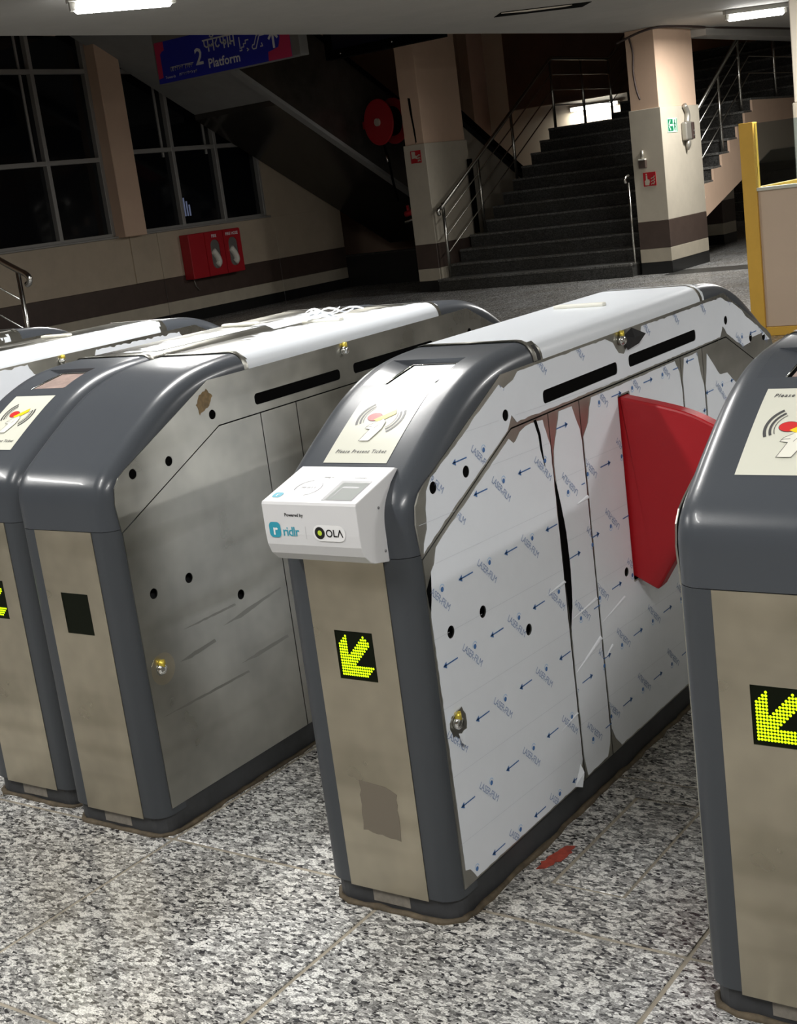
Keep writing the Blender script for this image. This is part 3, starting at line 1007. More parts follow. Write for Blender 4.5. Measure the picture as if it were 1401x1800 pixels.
# ------------------------------------------------------------------ platform sign
SGX, SGY, SGZ = -9.15, 9.5, 2.77
ps = empty('platform_sign', (SGX, SGY, SGZ), label='blue hanging platform 2 sign with crimson corners', cat='sign')
SW, SH = 1.94, 0.53
MB().bbox((-0.02, 0.002, -0.0), (SW + 0.03, 0.14, SH), 0.006).build('case', M_SIGNF, ps)
MB().box((0.0, 0.0, 0.0), (1.86, 0.01, 0.425)).build('blue_face', M_SIGNB, ps)
cr = MB()
fs2 = lambda x, y, o=0.0: (x, -0.001 - o, y)
put(cr, poly2d([(0, 0.05), (0.07, 0.06), (0.07, 0.30), (0.10, 0.325), (0.135, 0.335), (0.135, 0.425), (0, 0.425)]), fs2)
cr.build('crimson_corner', M_SIGNR, ps)
cr = MB()
put(cr, poly2d([(1.55, 0.0), (1.86, 0.0), (1.86, 0.425), (1.74, 0.425), (1.73, 0.2), (1.70, 0.12), (1.62, 0.10), (1.56, 0.09)]), fs2)
cr.build('crimson_corner', M_SIGNR, ps)
put2 = MB()
fs3 = lambda x, y, o=0.0: (x, -0.003, y)


def T(s, x, y, size, **k):
    V, Fc = text2d(s, size, **k)
    put2.add([fs3(x + p[0], y + p[1]) for p in V], Fc)


T('2', 0.56, 0.115, 0.235, bold=0.004)
T('Platform', 0.735, 0.06, 0.13, bold=0.0025)
T('Towards', 0.10, 0.04, 0.042)


def squiggle(mb, x0, y0, w_, h_, seed, fn, wd):
    """tiny illegible writing: a row of short marks"""
    rnd = random.Random(seed)
    x = x0
    while x < x0 + w_:
        lw_ = rnd.uniform(0.35, 0.7) * h_
        for q in range(2):
            a = (x + rnd.random() * lw_ * 0.3, y0 + rnd.random() * h_ * 0.3)
            b2 = (x + lw_ * rnd.uniform(0.5, 1), y0 + h_ * rnd.uniform(0.6, 1))
            put(mb, stroke2d([a, (a[0], b2[1]), b2], wd), fn)
        x += lw_ * 1.25 + (h_ * 0.5 if rnd.random() < 0.2 else 0)


squiggle(put2, 0.31, 0.042, 0.25, 0.032, 3, fs3, 0.005)
# Hindi lines drawn as strokes: header bar plus hanging letters
put(put2, stroke2d([(0.19, 0.15), (0.53, 0.15)], 0.006), fs3)
squiggle(put2, 0.19, 0.108, 0.33, 0.042, 5, fs3, 0.008)
HX, HY, K = 0.70, 0.215, 0.95
DV = [
    [(0.0, 0.13), (0.46, 0.13)],                                           # header bar
    [(0.02, 0.13), (0.02, 0.075), (0.045, 0.055), (0.075, 0.06)], [(0.075, 0.13), (0.075, 0.01)],      # pa
    [(0.085, 0.06), (0.10, 0.075), (0.115, 0.055), (0.13, 0.075), (0.145, 0.06)], [(0.15, 0.13), (0.15, 0.01)],   # la
    [(0.115, 0.165), (0.13, 0.15), (0.15, 0.15), (0.165, 0.165)],          # candra
    [(0.215, 0.13), (0.205, 0.105), (0.185, 0.08), (0.19, 0.045), (0.215, 0.035), (0.235, 0.05)],     # tta
    [(0.26, 0.13), (0.26, 0.08), (0.28, 0.06), (0.305, 0.075)], [(0.305, 0.13), (0.305, 0.01)], [(0.305, 0.075), (0.33, 0.09), (0.335, 0.06), (0.32, 0.045)],  # pha
    [(0.365, 0.13), (0.365, 0.01)], [(0.335, 0.165), (0.35, 0.15), (0.37, 0.15), (0.385, 0.165)],      # aa candra
    [(0.40, 0.13), (0.40, 0.06), (0.45, 0.06)], [(0.45, 0.13), (0.45, 0.01)], [(0.40, 0.06), (0.39, 0.04), (0.405, 0.035)],   # ma
    [(0.45, 0.135), (0.46, 0.155), (0.445, 0.17)],                         # reph
]
for pl in DV:
    put(put2, stroke2d([(HX + a * K, HY + b_ * K) for a, b_ in pl], 0.016), fs3)
# stairs and escalator pictograms, arrow
for pl, wd in (([(1.200, 0.18), (1.200, 0.29)], 0.012), ([(1.190, 0.16), (1.220, 0.16), (1.220, 0.19), (1.250, 0.19), (1.250, 0.22), (1.280, 0.22), (1.280, 0.25), (1.320, 0.25)], 0.012),
               ([(1.290, 0.17), (1.310, 0.155), (1.290, 0.145)], 0.012),
               ([(1.370, 0.15), (1.410, 0.15), (1.470, 0.265), (1.530, 0.265)], 0.012), ([(1.370, 0.19), (1.390, 0.19), (1.450, 0.305), (1.530, 0.305)], 0.012),
               ([(1.370, 0.15), (1.360, 0.17), (1.370, 0.19)], 0.012), ([(1.440, 0.27), (1.430, 0.31)], 0.02), ([(1.490, 0.19), (1.500, 0.16), (1.470, 0.16)], 0.012),
               ([(1.645, 0.125), (1.645, 0.265)], 0.028), ([(1.59, 0.215), (1.645, 0.275), (1.70, 0.215)], 0.026)):
    put(put2, stroke2d(pl, wd), fs3)
lt = put2.build('lettering', M_SIGNW, ps)
lt['kind'] = 'stuff'; lt['label'] = 'white words and pictograms'
for xx in (0.5, 1.7):
    MB().tube([(xx, 0.07, SH), (xx, 0.07, 5.6 - SGZ)], 0.012, 8).build('hanger', M_SIGNF, ps)
# dark display board further back
db = empty('display_board', (-8.37, 11.5, 2.9), label='black hanging display board right of the platform sign', cat='display')
MB().bbox((0, 0.0, 0.0), (1.62, 0.12, 0.62), 0.006).build('case', M_BLACK, db)
MB().box((0.12, -0.004, 0.1), (1.5, 0.0, 0.55)).build('screen', mat('dark_screen', (0.004, 0.005, 0.02), 0.15), db)
for xx, zz in ((0.22, 0.05), (0.95, 0.06)):
    MB().tube([(xx, -0.006, zz), (xx, 0.0, zz)], 0.012, 8).build('glint_dot', M_CHROME, db)  # bright dots painting light spots reflected in the board
for xx in (0.2, 1.4):
    MB().tube([(xx, 0.06, 0.62), (xx, 0.06, 2.7)], 0.012, 8).build('hanger', M_SIGNF, db)

# ------------------------------------------------------------------ ticket booth
bo = empty('ticket_booth', (-1.96, 7.5, 0), label='beige panel ticket booth with yellow frame and glass at the right edge', cat='booth')
MB().bbox((0, 0, 0), (0.10, 0.09, 1.47), 0.004).build('post', M_YELLOW, bo)
MB().bbox((0.10, 0.01, 0.0), (2.6, 0.08, 0.062), 0.004).build('bottom_rail', M_YELLOW, bo)
MB().bbox((0.10, 0.02, 0.064), (2.6, 0.07, 1.005), 0.003).build('panel', M_BEIGEP, bo)
MB().bbox((0.10, 0.0, 1.006), (2.6, 0.10, 1.028), 0.003).build('ledge', M_CREAM, bo)
MB().box((0.10, 0.04, 1.03), (2.6, 0.048, 1.46)).build('pane', M_GLASS, bo)
MB().bbox((0, 1.5, 0), (0.10, 1.6, 1.47), 0.004).build('post', M_YELLOW, bo)
MB().bbox((0.0, 0.09, 0.03), (0.05, 1.5, 1.0), 0.003).build('side_panel', M_BEIGEP, bo)
MB().bbox((0.1, 1.5, 0.0), (2.6, 1.56, 1.0), 0.003).build('rear_panel', M_BEIGEP, bo)
MB().bbox((0.02, 0.09, 1.0), (0.08, 1.5, 1.03), 0.003).build('side_ledge', M_YELLOW, bo)
MB().bbox((0.02, 1.5, 1.45), (2.6, 1.6, 1.49), 0.003).build('rear_rail', M_BAND_B, bo)

# white pillar at the right picture edge
wpil = empty('pillar', (-2.13, 10.3, 0), label='brightly lit white pillar at the right picture edge', cat='pillar')
MB().bbox((-0.27, -0.3, 1.62), (0.27, 0.3, CEIL), 0.01).build('shaft', M_WHITEW, wpil)
MB().bbox((-0.285, -0.31, 0.0), (0.285, 0.31, 1.62), 0.01).build('cladding', M_CLAD, wpil)


# ------------------------------------------------------------------ ceiling lamps
def tube_lamp(x, y, ang, length, watts, label):
    e = empty('tube_light', (x, y, CEIL), radians(ang), label=label, cat='light', group='ceiling tube lights')
    h = length / 2
    MB().bbox((-h - 0.03, -0.055, -0.05), (h + 0.03, 0.055, 0.0), 0.006).build('housing', M_LAMPB, e)
    MB().tube([(-h, 0, -0.085), (-h * 0.93, 0, -0.085), (h * 0.93, 0, -0.085), (h, 0, -0.085)], [0.012, 0.034, 0.034, 0.012], 14).build('tube', M_TUBE, e)
    for sx in (-1, 1):
        MB().bbox((sx * h - 0.02, -0.025, -0.1), (sx * h + 0.02, 0.025, -0.05), 0.004).build('end_cap', M_LAMPB, e)
    ld = bpy.data.lights.new('tube_lamp_light', 'AREA')
    ld.shape = 'RECTANGLE'
    ld.size = length
    ld.size_y = 0.09
    ld.energy = watts
    ld.color = (1.0, 0.985, 0.955)
    lo = bpy.data.objects.new('tube_lamp_light', ld)
    COL.objects.link(lo)
    lo.parent = e
    lo.location = (0, 0, -0.125)
    return e


for L_ in LAMPS:
    tube_lamp(*L_)
# wall tube behind the stair landing
e = empty('tube_light', (-11.45, 24.64, 2.5), label='small tube light on the white wall beyond the stair landing', cat='light', group='wall tube lights')
MB().bbox((-0.55, -0.05, -0.03), (0.55, 0.05, 0.05), 0.006).build('housing', M_LAMPB, e)
MB().tube([(-0.5, -0.075, 0.0), (0.5, -0.075, 0.0)], 0.035, 10).build('tube', M_TUBE, e)
ld = bpy.data.lights.new('wall_tube_light', 'AREA')
ld.shape = 'RECTANGLE'; ld.size = 1.0; ld.size_y = 0.08; ld.energy = 26; ld.color = (1, 0.90, 0.74)
lo = bpy.data.objects.new('wall_tube_light', ld); COL.objects.link(lo); lo.parent = e
lo.location = (0, -0.13, -0.02); lo.rotation_euler = (radians(25), 0, 0)

# ------------------------------------------------------------------ gates
HW, RR, GL = 0.15, 0.04, 1.84
HOOD = catmull([(0.0, 0.705), (0.0, 0.745), (0.001, 0.775), (0.010, 0.803), (0.032, 0.829), (0.08, 0.863), (0.15, 0.908), (0.22, 0.948), (0.285, 0.975), (0.35, 0.992), (0.42, 1.0), (0.49, 1.003)], 5)
CAP0, CAP1 = 0.49, GL - 0.49
COLS = [(0.0, 0.045), (0.0, 0.25), (0.0, 0.5), (0.0, 0.704)]
# cross-section: (x, inward offset)
XS_FLAT = [-0.1, -0.07, -0.035, 0.0, 0.035, 0.07]


def section(r=RR, band=0.075):
    s = [(-HW, band), (-HW, r)]
    for k in range(1, 7):
        t_ = k / 6 * pi / 2
        s.append((-HW + r * (1 - cos(t_)), r * (1 - sin(t_))))
    s += [(x, 0.0) for x in XS_FLAT]
    for k in range(6, -1, -1):
        t_ = k / 6 * pi / 2
        s.append((HW - r * (1 - cos(t_)), r * (1 - sin(t_))))
    s.append((HW, band))
    return s


def normals2d(P):
    out = []
    for i in range(len(P)):
        a = P[max(i - 1, 0)]; b_ = P[min(i + 1, len(P) - 1)]
        t_ = Vector((b_[0] - a[0], b_[1] - a[1])).normalized()
        out.append((-t_.y, t_.x))
    return out


def loft(mb, P, sec, skip=None, flip=False, m=None):
    Nn = normals2d(P)
    vs = []
    for p, n in zip(P, Nn):
        for x, off in sec:
            vs.append((x, p[0] - n[0] * off, p[1] - n[1] * off))
    k = len(sec)
    fs = []
    for i in range(len(P) - 1):
        for j in range(k - 1):
            if skip and skip(P[i], P[i + 1], sec[j], sec[j + 1]):
                continue
            f = (i * k + j, i * k + j + 1, (i + 1) * k + j + 1, (i + 1) * k + j)
            fs.append(f[::-1] if flip else f)
    mb.add(vs, fs, True, m)


class HoodMap:
    """maps (x, s, offset) to a point on the hood; s = length along the profile"""

    def __init__(self, P):
        self.P = P
        self.N = normals2d(P)
        self.S = [0.0]
        for a, b_ in zip(P[:-1], P[1:]):
            self.S.append(self.S[-1] + math.hypot(b_[0] - a[0], b_[1] - a[1]))

    def at(self, x, s, off=0.0):
        S = self.S
        i = 0
        while i < len(S) - 2 and S[i + 1] < s:
            i += 1
        t_ = (s - S[i]) / (S[i + 1] - S[i])
        p = [a + (b_ - a) * t_ for a, b_ in zip(self.P[i], self.P[i + 1])]
        n = [a + (b_ - a) * t_ for a, b_ in zip(self.N[i], self.N[i + 1])]
        return (x, p[0] + n[0] * off, p[1] + n[1] * off)

    def s_of_y(self, y):
        for i in range(len(self.P) - 1):
            a, b_ = self.P[i], self.P[i + 1]
            if a[0] <= y <= b_[0] and b_[0] > a[0] + 1e-6:
                return self.S[i] + (self.S[i + 1] - self.S[i]) * (y - a[0]) / (b_[0] - a[0])
        return 0.0


SCR0, SCR1 = 0.262, 0.372


def insert_y(P, ys):
    out = list(P)
    for y in ys:
        for i in range(len(out) - 1):
            a, b_ = out[i], out[i + 1]
            if a[0] < y < b_[0]:
                t_ = (y - a[0]) / (b_[0] - a[0])
                out.insert(i + 1, (y, a[1] + (b_[1] - a[1]) * t_))
                break
    return out


HOODP = insert_y(HOOD, [SCR0, SCR1])
HM = HoodMap(HOODP)

# side geometry in (y, z)
FASC = [(0.03, 0.698), (0.024, 0.76), (0.03, 0.793), (0.045, 0.812), (0.065, 0.824), (0.357, 0.962), (GL - 0.357, 0.966), (GL - 0.065, 0.828), (GL - 0.04, 0.812), (GL - 0.026, 0.78), (GL - 0.03, 0.698), (1.479, 0.8565), (0.374, 0.8565)]
HOLES_F = [circle(0.088, 0.811 - 0.0, 0.0112), circle(0.199, 0.813, 0.0112), circle(0.358, 0.884, 0.0112),
           circle(1.483, 0.897, 0.0112), circle(1.648, 0.826, 0.0112), circle(1.745, 0.815, 0.0112)]
SLOTS = [rrect(0.508, 0.875, 0.846, 0.902, 0.0095), rrect(0.905, 0.878, 1.285, 0.905, 0.0095)]
SEAMS = [0.03, 0.521, 0.656, 1.184, 1.319, GL - 0.03]
ZB = 0.061


def ztop(y):
    if y < 0.374: return 0.698 + (y - 0.03) * (0.8565 - 0.698) / (0.344) - 0.003
    if y > 1.479: return 0.8565 - (y - 1.479) * (0.8565 - 0.698) / (GL - 0.03 - 1.479) - 0.003
    return 0.8535


def door_poly(i, inset=0.0):
    a, b_ = SEAMS[i] + 0.0015 + inset, SEAMS[i + 1] - 0.0015 - inset
    pts = [(a, ZB + inset), (b_, ZB + inset), (b_, ztop(b_) - inset)]
    for y in (1.479, 0.374):
        if a < y < b_: pts.append((y, ztop(y) - inset))
    pts.append((a, ztop(a) - inset))
    return pts


HOLES_D = {0: [circle(0.088, 0.544, 0.0118), circle(0.2, 0.545, 0.0118), circle(0.357, 0.4555, 0.0118)],
           2: [circle(0.801, 0.437, 0.0105)], 4: []}
LOCK = (0.0712, 0.3768)
KNOB = (0.871, 0.944)
FLAP_SLOT = rrect(0.838, 0.405, 0.893, 0.825, 0.006)

LED_LIT = []
for r_ in range(15):
    for c_ in range(16):
        if (c_ <= 3 and r_ >= 3 - c_) or (r_ >= 11 and c_ <= 14 - (r_ - 11)) or (11 <= c_ + r_ <= 16 and c_ - r_ <= 11):
            LED_LIT.append((c_, r_))


def film_print(outline, holes, lat, flip, fn, parent, y0, y1, z0, z1, name='film_print'):
    """printed rows of LASER-FILM with globe and arrow, cut off at the film's edge"""
    mb = MB()

    def ok(p):
        return inpoly(p, outline) and not any(inpoly(p, h) for h in holes)

    def addg(geo, m):
        V, Fc = geo
        keep = []
        for f in Fc:
            c = (sum(V[i][0] for i in f) / len(f), sum(V[i][1] for i in f) / len(f))
            if ok(c): keep.append(f)
        if keep:
            used = sorted({i for f in keep for i in f})
            ix = {j: k for k, j in enumerate(used)}
            mb.add([fn(V[j], -0.0006) for j in used], [tuple(ix[i] for i in f) for f in keep], False, m)
    TV, TF = text2d('LASER-FILM', 0.0195, spacing=0.9)
    tw_ = max(p[0] for p in TV)
    TV = [(p[0] * 0.077 / tw_, p[1]) for p in TV]
    sg = -1 if flip else 1
    rows = int((z1 - z0) / 0.1367) + 4
    for rI in range(-rows, rows):
        for cI in range(-14, 15):
            gy = lat[0] + cI * 0.165 + (0.0825 if rI % 2 else 0)
            gz = lat[1] + rI * 0.1367
            if not (y0 - 0.2 < gy < y1 + 0.2 and z0 - 0.1 < gz < z1 + 0.1):
                continue
            ca, sa = cos(radians(-44)), sin(radians(-44))

            def tf(p):
                return (gy + sg * p[0], gz + sg * p[1])
            tv = [tf((-0.044 + p[0] * ca - p[1] * sa, 0.009 + p[0] * sa + p[1] * ca)) for p in TV]
            addg((tv, TF), 1)
            addg(([tf(p) for p in circle(0, 0, 0.0048, 12)], [tuple(range(12))]), 0)
            gv, gf = arcband(0, 0.002, 0.0072, 0.0013, 10, 190, 10)
            addg(([tf(p) for p in gv], gf), 2)
            av, af = stroke2d([(0.104, 0.0), (0.09, 0), (0.075, 0), (0.06, 0)], 0.0026)
            addg(([tf(p) for p in av], af), 0)
            addg(([tf(p) for p in [(0.055, 0), (0.067, -0.0065), (0.067, 0.0065)]], [(0, 1, 2)]), 0)
    # faint roll lines
    for k in range(-2, 9):
        z = lat[1] + 0.053 + (k - 4) * 0.1325
        if z0 < z < z1:
            n = 30
            for j in range(n):
                a, b_ = y0 + (y1 - y0) * j / n, y0 + (y1 - y0) * (j + 1) / n
                da, db_ = -0.018 * (a / 0.5), -0.018 * (b_ / 0.5)
                addg(([(a, z + da), (b_, z + db_), (b_, z + db_ + 0.0008), (a, z + da + 0.0008)], [(0, 1, 2, 3)]), 3)
    if mb.v:
        o = mb.build(name, [M_INK, M_INKT, M_INKL, M_LINE], parent)
        o['kind'] = 'stuff'
        return o


def gate(x0, y0, label, reader=False, led=True, film=False, capfilm=None, label_top_text=False, validator=False, flap=False, screen='off', seed=1,
         fascia_film=None, name='ticket_gate'):
    g = empty(name, (x0 + 0.09, y0, 0), label=label, cat='ticket gate', group='row of ticket gates')
    rnd = random.Random(seed)
    sec = section()
    mirror = lambda P: [(GL - y, z) for y, z in P]

    # plinth with rounded corners, sealant bead
    e = 0.006
    MB().prism(rrect(-HW + e, e, HW - e, GL - e, 0.04, 5), 'z', 0.0, 0.062).build('plinth', M_PLINTH, g)
    ring = rrect(-HW + 0.001, 0.001, HW - 0.001, GL - 0.001, 0.05, 6)
    pts = []
    for i in range(len(ring)):
        a, b_ = ring[i], ring[(i + 1) % len(ring)]
        n = max(1, int(math.hypot(b_[0] - a[0], b_[1] - a[1]) / 0.03))
        for k in range(n):
            t_ = k / n
            pts.append((a[0] + (b_[0] - a[0]) * t_ + rnd.uniform(-0.003, 0.003), a[1] + (b_[1] - a[1]) * t_ + rnd.uniform(-0.003, 0.003), 0.0005))
    pts.append(pts[0])
    MB().tube(pts, [rnd.uniform(0.005, 0.0085) for _ in pts], 6, False).build('sealant', M_SEAL, g)
    stk = MB().bbox((-0.045, e - 0.001, 0.012), (0.04, e + 0.002, 0.044), 0.0005, 1).build('plinth_sticker', M_ADH, g)

    # columns
    for back in (False, True):
        mb = MB()
        P = COLS if not back else mirror(COLS)
        # skip the middle (steel plate sits there) only at the front
        Nn = None
        if not back:
            loft(mb, COLS, sec)
        else:
            vs = MB(); loft(vs, COLS, sec, flip=True)
            mb.add([(v[0], GL - v[1], v[2]) for v in vs.v], vs.f, True)
        bt = MB().prism(rrect(-HW + 0.002, 0.002, HW - 0.002, 0.1, 0.039, 5), 'z', 0.046, 0.06)
        off = 0 if not back else GL - 0.1
        mb.add([(v[0], v[1] + off, v[2]) for v in bt.v], bt.f)
        mb.build('front_column' if not back else 'back_column', M_FRAME, g)
        # steel plate with display opening
        pm = MB()
        LX0, LX1, LZ0, LZ1 = -0.042, 0.0432, 0.4694, 0.5633
        sy = -1 if not back else 1
        yb = 0.0 if not back else GL

        def fp(p, t_, sy=sy, yb=yb):
            return (p[0] if sy < 0 else -p[0], yb + sy * (0.0018 - t_), p[1])
        hole = [[(LX0, LZ0), (LX1, LZ0), (LX1, LZ1), (LX0, LZ1)]]
        plate(pm, [(-0.09, 0.041), (0.0895, 0.041), (0.0895, 0.704), (-0.09, 0.704)], hole if not back else [], fp, 0.0017)
        fpn = pm.build('front_plate' if not back else 'back_plate', M_STEELF, g)
        if not back:
            dsp = MB()
            dsp.add([(LX0, -0.0004, LZ0), (LX1, -0.0004, LZ0), (LX1, -0.0004, LZ1), (LX0, -0.0004, LZ1)], [(0, 1, 2, 3)])
            dp = dsp.build('led_display', M_LEDB, g)
            dp['label'] = 'black square display' + (' with yellow-green arrow' if led else ' switched off')
            if led:
                dm = MB()
                px, pz = (LX1 - LX0 - 0.006) / 16, (LZ1 - LZ0 - 0.014) / 15
                for c_, r_ in LED_LIT:
                    cx, cz = LX0 + 0.0055 + (c_ + 0.5) * px, LZ1 - 0.0075 - (r_ + 0.5) * pz
                    ri = 0.46 * min(px, pz)
                    vs = [(cx + ri * cos(k * pi / 4), -0.0006, cz + ri * sin(k * pi / 4)) for k in range(8)] + [(cx, -0.0022, cz)]
                    dm.add(vs, [(k, (k + 1) % 8, 8) for k in range(8)], True)
                dm.build('led_arrow', M_LED, dp)['kind'] = 'stuff'

    # hoods
    for back in (False, True):
        mb = MB()
        cut = reader and not back

        def skip(p, q, a, b_):
            return p[0] >= SCR0 - 1e-6 and q[0] <= SCR1 + 1e-6 and a[0] >= -0.1001 and b_[0] <= 0.0701
        loft(mb, HOODP, sec, skip if cut else None, flip=back)
        # lower lip
        if back:
            mb.v = [(v[0], GL - v[1], v[2]) for v in mb.v]
        ho = mb.build('front_hood' if not back else 'back_hood', M_HOOD, g)
        if cut:
            s0, s1 = HM.s_of_y(SCR0), HM.s_of_y(SCR1)
            rc = MB()
            n = 8
            D0, D1 = 0.004, 0.012      # recess deeper at the top
            for sx, sx2 in ((-0.1, -0.055), (0.07, 0.066)):
                vs = []
                for k in range(n + 1):
                    sk_ = s0 + (s1 - s0) * k / n
                    dk = D0 + (D1 - D0) * k / n
                    vs += [HM.at(sx, sk_), HM.at(sx2, sk_, -dk)]
                rc.add(vs, [((2 * k, 2 * k + 2, 2 * k + 3, 2 * k + 1) if sx < 0 else (2 * k, 2 * k + 1, 2 * k + 3, 2 * k + 2)) for k in range(n)], True)
            rc.add([HM.at(-0.1, s0), HM.at(0.07, s0), HM.at(0.066, s0, -D0), HM.at(-0.055, s0, -D0)], [(3, 2, 1, 0)])
            rc.add([HM.at(-0.1, s1), HM.at(0.07, s1), HM.at(0.066, s1, -D1), HM.at(-0.055, s1, -D1)], [(0, 1, 2, 3)])
            rc.build('screen_recess', M_HOOD, ho)
            MB().add([HM.at(-0.057, s0 + 0.0, -D0 - 0.0004), HM.at(0.067, s0, -D0 - 0.0004), HM.at(0.067, s1, -D1 - 0.0004), HM.at(-0.057, s1, -D1 - 0.0004)], [(0, 1, 2, 3)]).build('screen_surround', M_BLACK, ho)
            bz = MB().tube([HM.at(-0.055, s0, -D0 + 0.001), HM.at(-0.055, s1, -D1 + 0.001), HM.at(0.066, s1, -D1 + 0.001)], 0.0016, 6).build('screen_bezel', M_CHROME, ho)
            sc = MB()
            u = 0.006
            sc.add([HM.at(-0.046, s0 + 0.006, -D0 + 0.0008), HM.at(0.060, s0 + 0.006, -D0 + 0.0008), HM.at(0.060, s1 - 0.008, -D1 + 0.0012), HM.at(-0.046, s1 - 0.008, -D1 + 0.0012)], [(0, 1, 2, 3)])
            sc.build('screen', M_SCREEN if screen == 'on' else M_SCREENO, ho)
            # label
            l0, l1 = HM.s_of_y(0.072), HM.s_of_y(0.232)
            lb = MB()
            n = 10
            vs = []
            for k in range(n + 1):
                s = l0 + (l1 - l0) * k / n
                vs += [HM.at(-0.071, s, 0.0008), HM.at(0.071, s, 0.0008)]
            lb.add(vs, [(2 * k, 2 * k + 1, 2 * k + 3, 2 * k + 2) for k in range(n)], True)
            lo_ = lb.build('ticket_label', M_CREAM, ho)
            H = l1 - l0
            pr2 = MB()
            sh = 0.0 if not label_top_text else -0.02

            def lf(x, y, o=0.0):
                return HM.at(x, l0 + y, 0.0013 + o)
            cy = H * 0.62 + sh
            for r_, wd in ((0.046, 0.0048), (0.038, 0.004), (0.032, 0.0012)):
                put(pr2, arcband(-0.004, cy, r_, wd, 125, 205, 14), lf, 0)
                put(pr2, arcband(0.004, cy, r_, wd, -55, 25, 14), lf, 0)
            put(pr2, poly2d(circle(-0.014, cy + 0.002, 0.0165, 20, 0.0115)), lf, 0)
            put(pr2, poly2d(circle(-0.014, cy + 0.002, 0.0155, 20, 0.0105)), lf, 1, 0.0003)
            put(pr2, poly2d([(-0.012, cy - 0.006), (0.002, cy - 0.013), (0.03, cy + 0.01), (0.026, cy + 0.022)]), lf, 2, 0.0006)
            hand = [(-0.018, cy - 0.062), (0.004, cy - 0.062), (0.012, cy - 0.045), (0.018, cy - 0.03), (0.018, cy - 0.012), (0.01, cy - 0.004), (0.002, cy - 0.01), (-0.004, cy - 0.014), (-0.016, cy - 0.022), (-0.02, cy - 0.03), (-0.008, cy - 0.032), (-0.012, cy - 0.044)]
            put(pr2, fill2d(hand), lf, 3, 0.0009)
            put(pr2, stroke2d(hand[:7], 0.0008), lf, 0, 0.0011)
            put(pr2, stroke2d(hand[7:] + hand[:1], 0.0008), lf, 0, 0.0011)
            put(pr2, stroke2d([(-0.019, cy - 0.026), (-0.006, cy - 0.024)], 0.0008), lf, 0, 0.0011)
            put(pr2, stroke2d([(0.0, cy - 0.03), (0.006, cy - 0.02)], 0.0008), lf, 0, 0.0011)
            tv, tf_ = text2d('Please Present Ticket', 0.0122, shear=0.25, spacing=1.2, align='CENTER', bold=0.0002)
            ty = 0.024 if not label_top_text else H - 0.022
            put(pr2, ([(p[0] * 0.86, p[1]) for p in tv], tf_), lambda x, y, o=0.0: lf(x, y + ty, o), 0)
            pr2.build('label_print', [M_LGREY, M_LRED, M_LYEL, M_LHAND], lo_)['kind'] = 'stuff'

    # cap over the middle
    capP = [(CAP0 + (CAP1 - CAP0) * k / 4, 1.0045) for k in range(5)]
    cm = MB()
    loft(cm, capP, section(RR + 0.002, 0.06))
    cm.build('top_cap', M_STEEL, g)
    for yy in (CAP0 + 0.001, CAP1 - 0.016):
        jm = MB()
        loft(jm, [(yy, 1.0065), (yy + 0.015, 1.0065)], section(RR + 0.003, 0.055))
        jm.build('joint_strip', M_STEEL, g)

    # indicator on the cap
    ym = 1.01
    im = MB().bbox((-0.075, ym - 0.011, 1.0045), (0.055, ym + 0.011, 1.014), 0.004, 2)
    im.build('indicator_bar', M_IVORY, g)

    # dark core boxes added to block light inside the shell
    MB().box((-HW + 0.02, 0.07, 0.06), (HW - 0.02, GL - 0.07, 0.68)).build('inner_blocker', M_DARK, g)
    MB().prism([(0.35, 0.68), (GL - 0.35, 0.68), (GL - 0.35, 0.93), (0.36, 0.93)], 'x', -HW + 0.025, HW - 0.025).build('upper_blocker', M_DARK, g)

    # sides
    for sx in (1, -1):
        def fn(p, t_, sx=sx):
            return (sx * (HW + 0.0015 - t_), p[0], p[1])

        def orient(mb, sx=sx):
            if sx < 0:
                mb.f = [f[::-1] for f in mb.f]
            return mb
        fm = MB()
        holes = (HOLES_F + SLOTS) if sx > 0 else []
        plate(fm, FASC, holes, fn, 0.003)
        orient(fm).build('fascia', M_STEEL, g)
        if sx > 0:
            hl = MB()  # black discs paint the darkness inside holes and slots
            for hp in HOLES_F + SLOTS:
                hl.add([(HW + 0.0003, p[0], p[1]) for p in hp], [tuple(range(len(hp)))])
            hl.build('hole_shade', M_BLACK, g)['kind'] = 'stuff'
        for i in range(5):
            pm = MB()
            hh = HOLES_D.get(i, []) if sx > 0 else []
            if sx > 0 and flap and i == 2:
                hh = hh + [FLAP_SLOT]
            plate(pm, door_poly(i), hh, fn, 0.003)
            dr = orient(pm).build('side_door', M_STEEL, g)
            if i == 0 and sx > 0:
                lk = MB()
                lk.tube([(HW + 0.001, LOCK[0], LOCK[1]), (HW + 0.008, LOCK[0], LOCK[1]), (HW + 0.012, LOCK[0], LOCK[1])], [0.014, 0.013, 0.009], 14)
                lo2 = lk.build('lock', M_CHROME, dr)
                MB().tube([(HW + 0.001, LOCK[0] - 0.002, LOCK[1] + 0.012), (HW + 0.011, LOCK[0] + 0.004, LOCK[1] + 0.013)], 0.009, 8).build('lock_tag', M_BRASS, dr)
        if sx > 0:
            kb = MB().tube([(HW + 0.001, KNOB[0], KNOB[1]), (HW + 0.012, KNOB[0], KNOB[1]), (HW + 0.016, KNOB[0], KNOB[1])], [0.012, 0.011, 0.007], 12)
            kb.build('key_switch', M_CHROME, g)
            MB().tube([(HW + 0.001, KNOB[0] + 0.004, KNOB[1] + 0.012), (HW + 0.01, KNOB[0] + 0.008, KNOB[1] + 0.012)], 0.009, 8).build('key_tag', M_BRASS, g)

    fn1 = lambda p, t_: (HW + 0.0024 - t_, p[0], p[1])
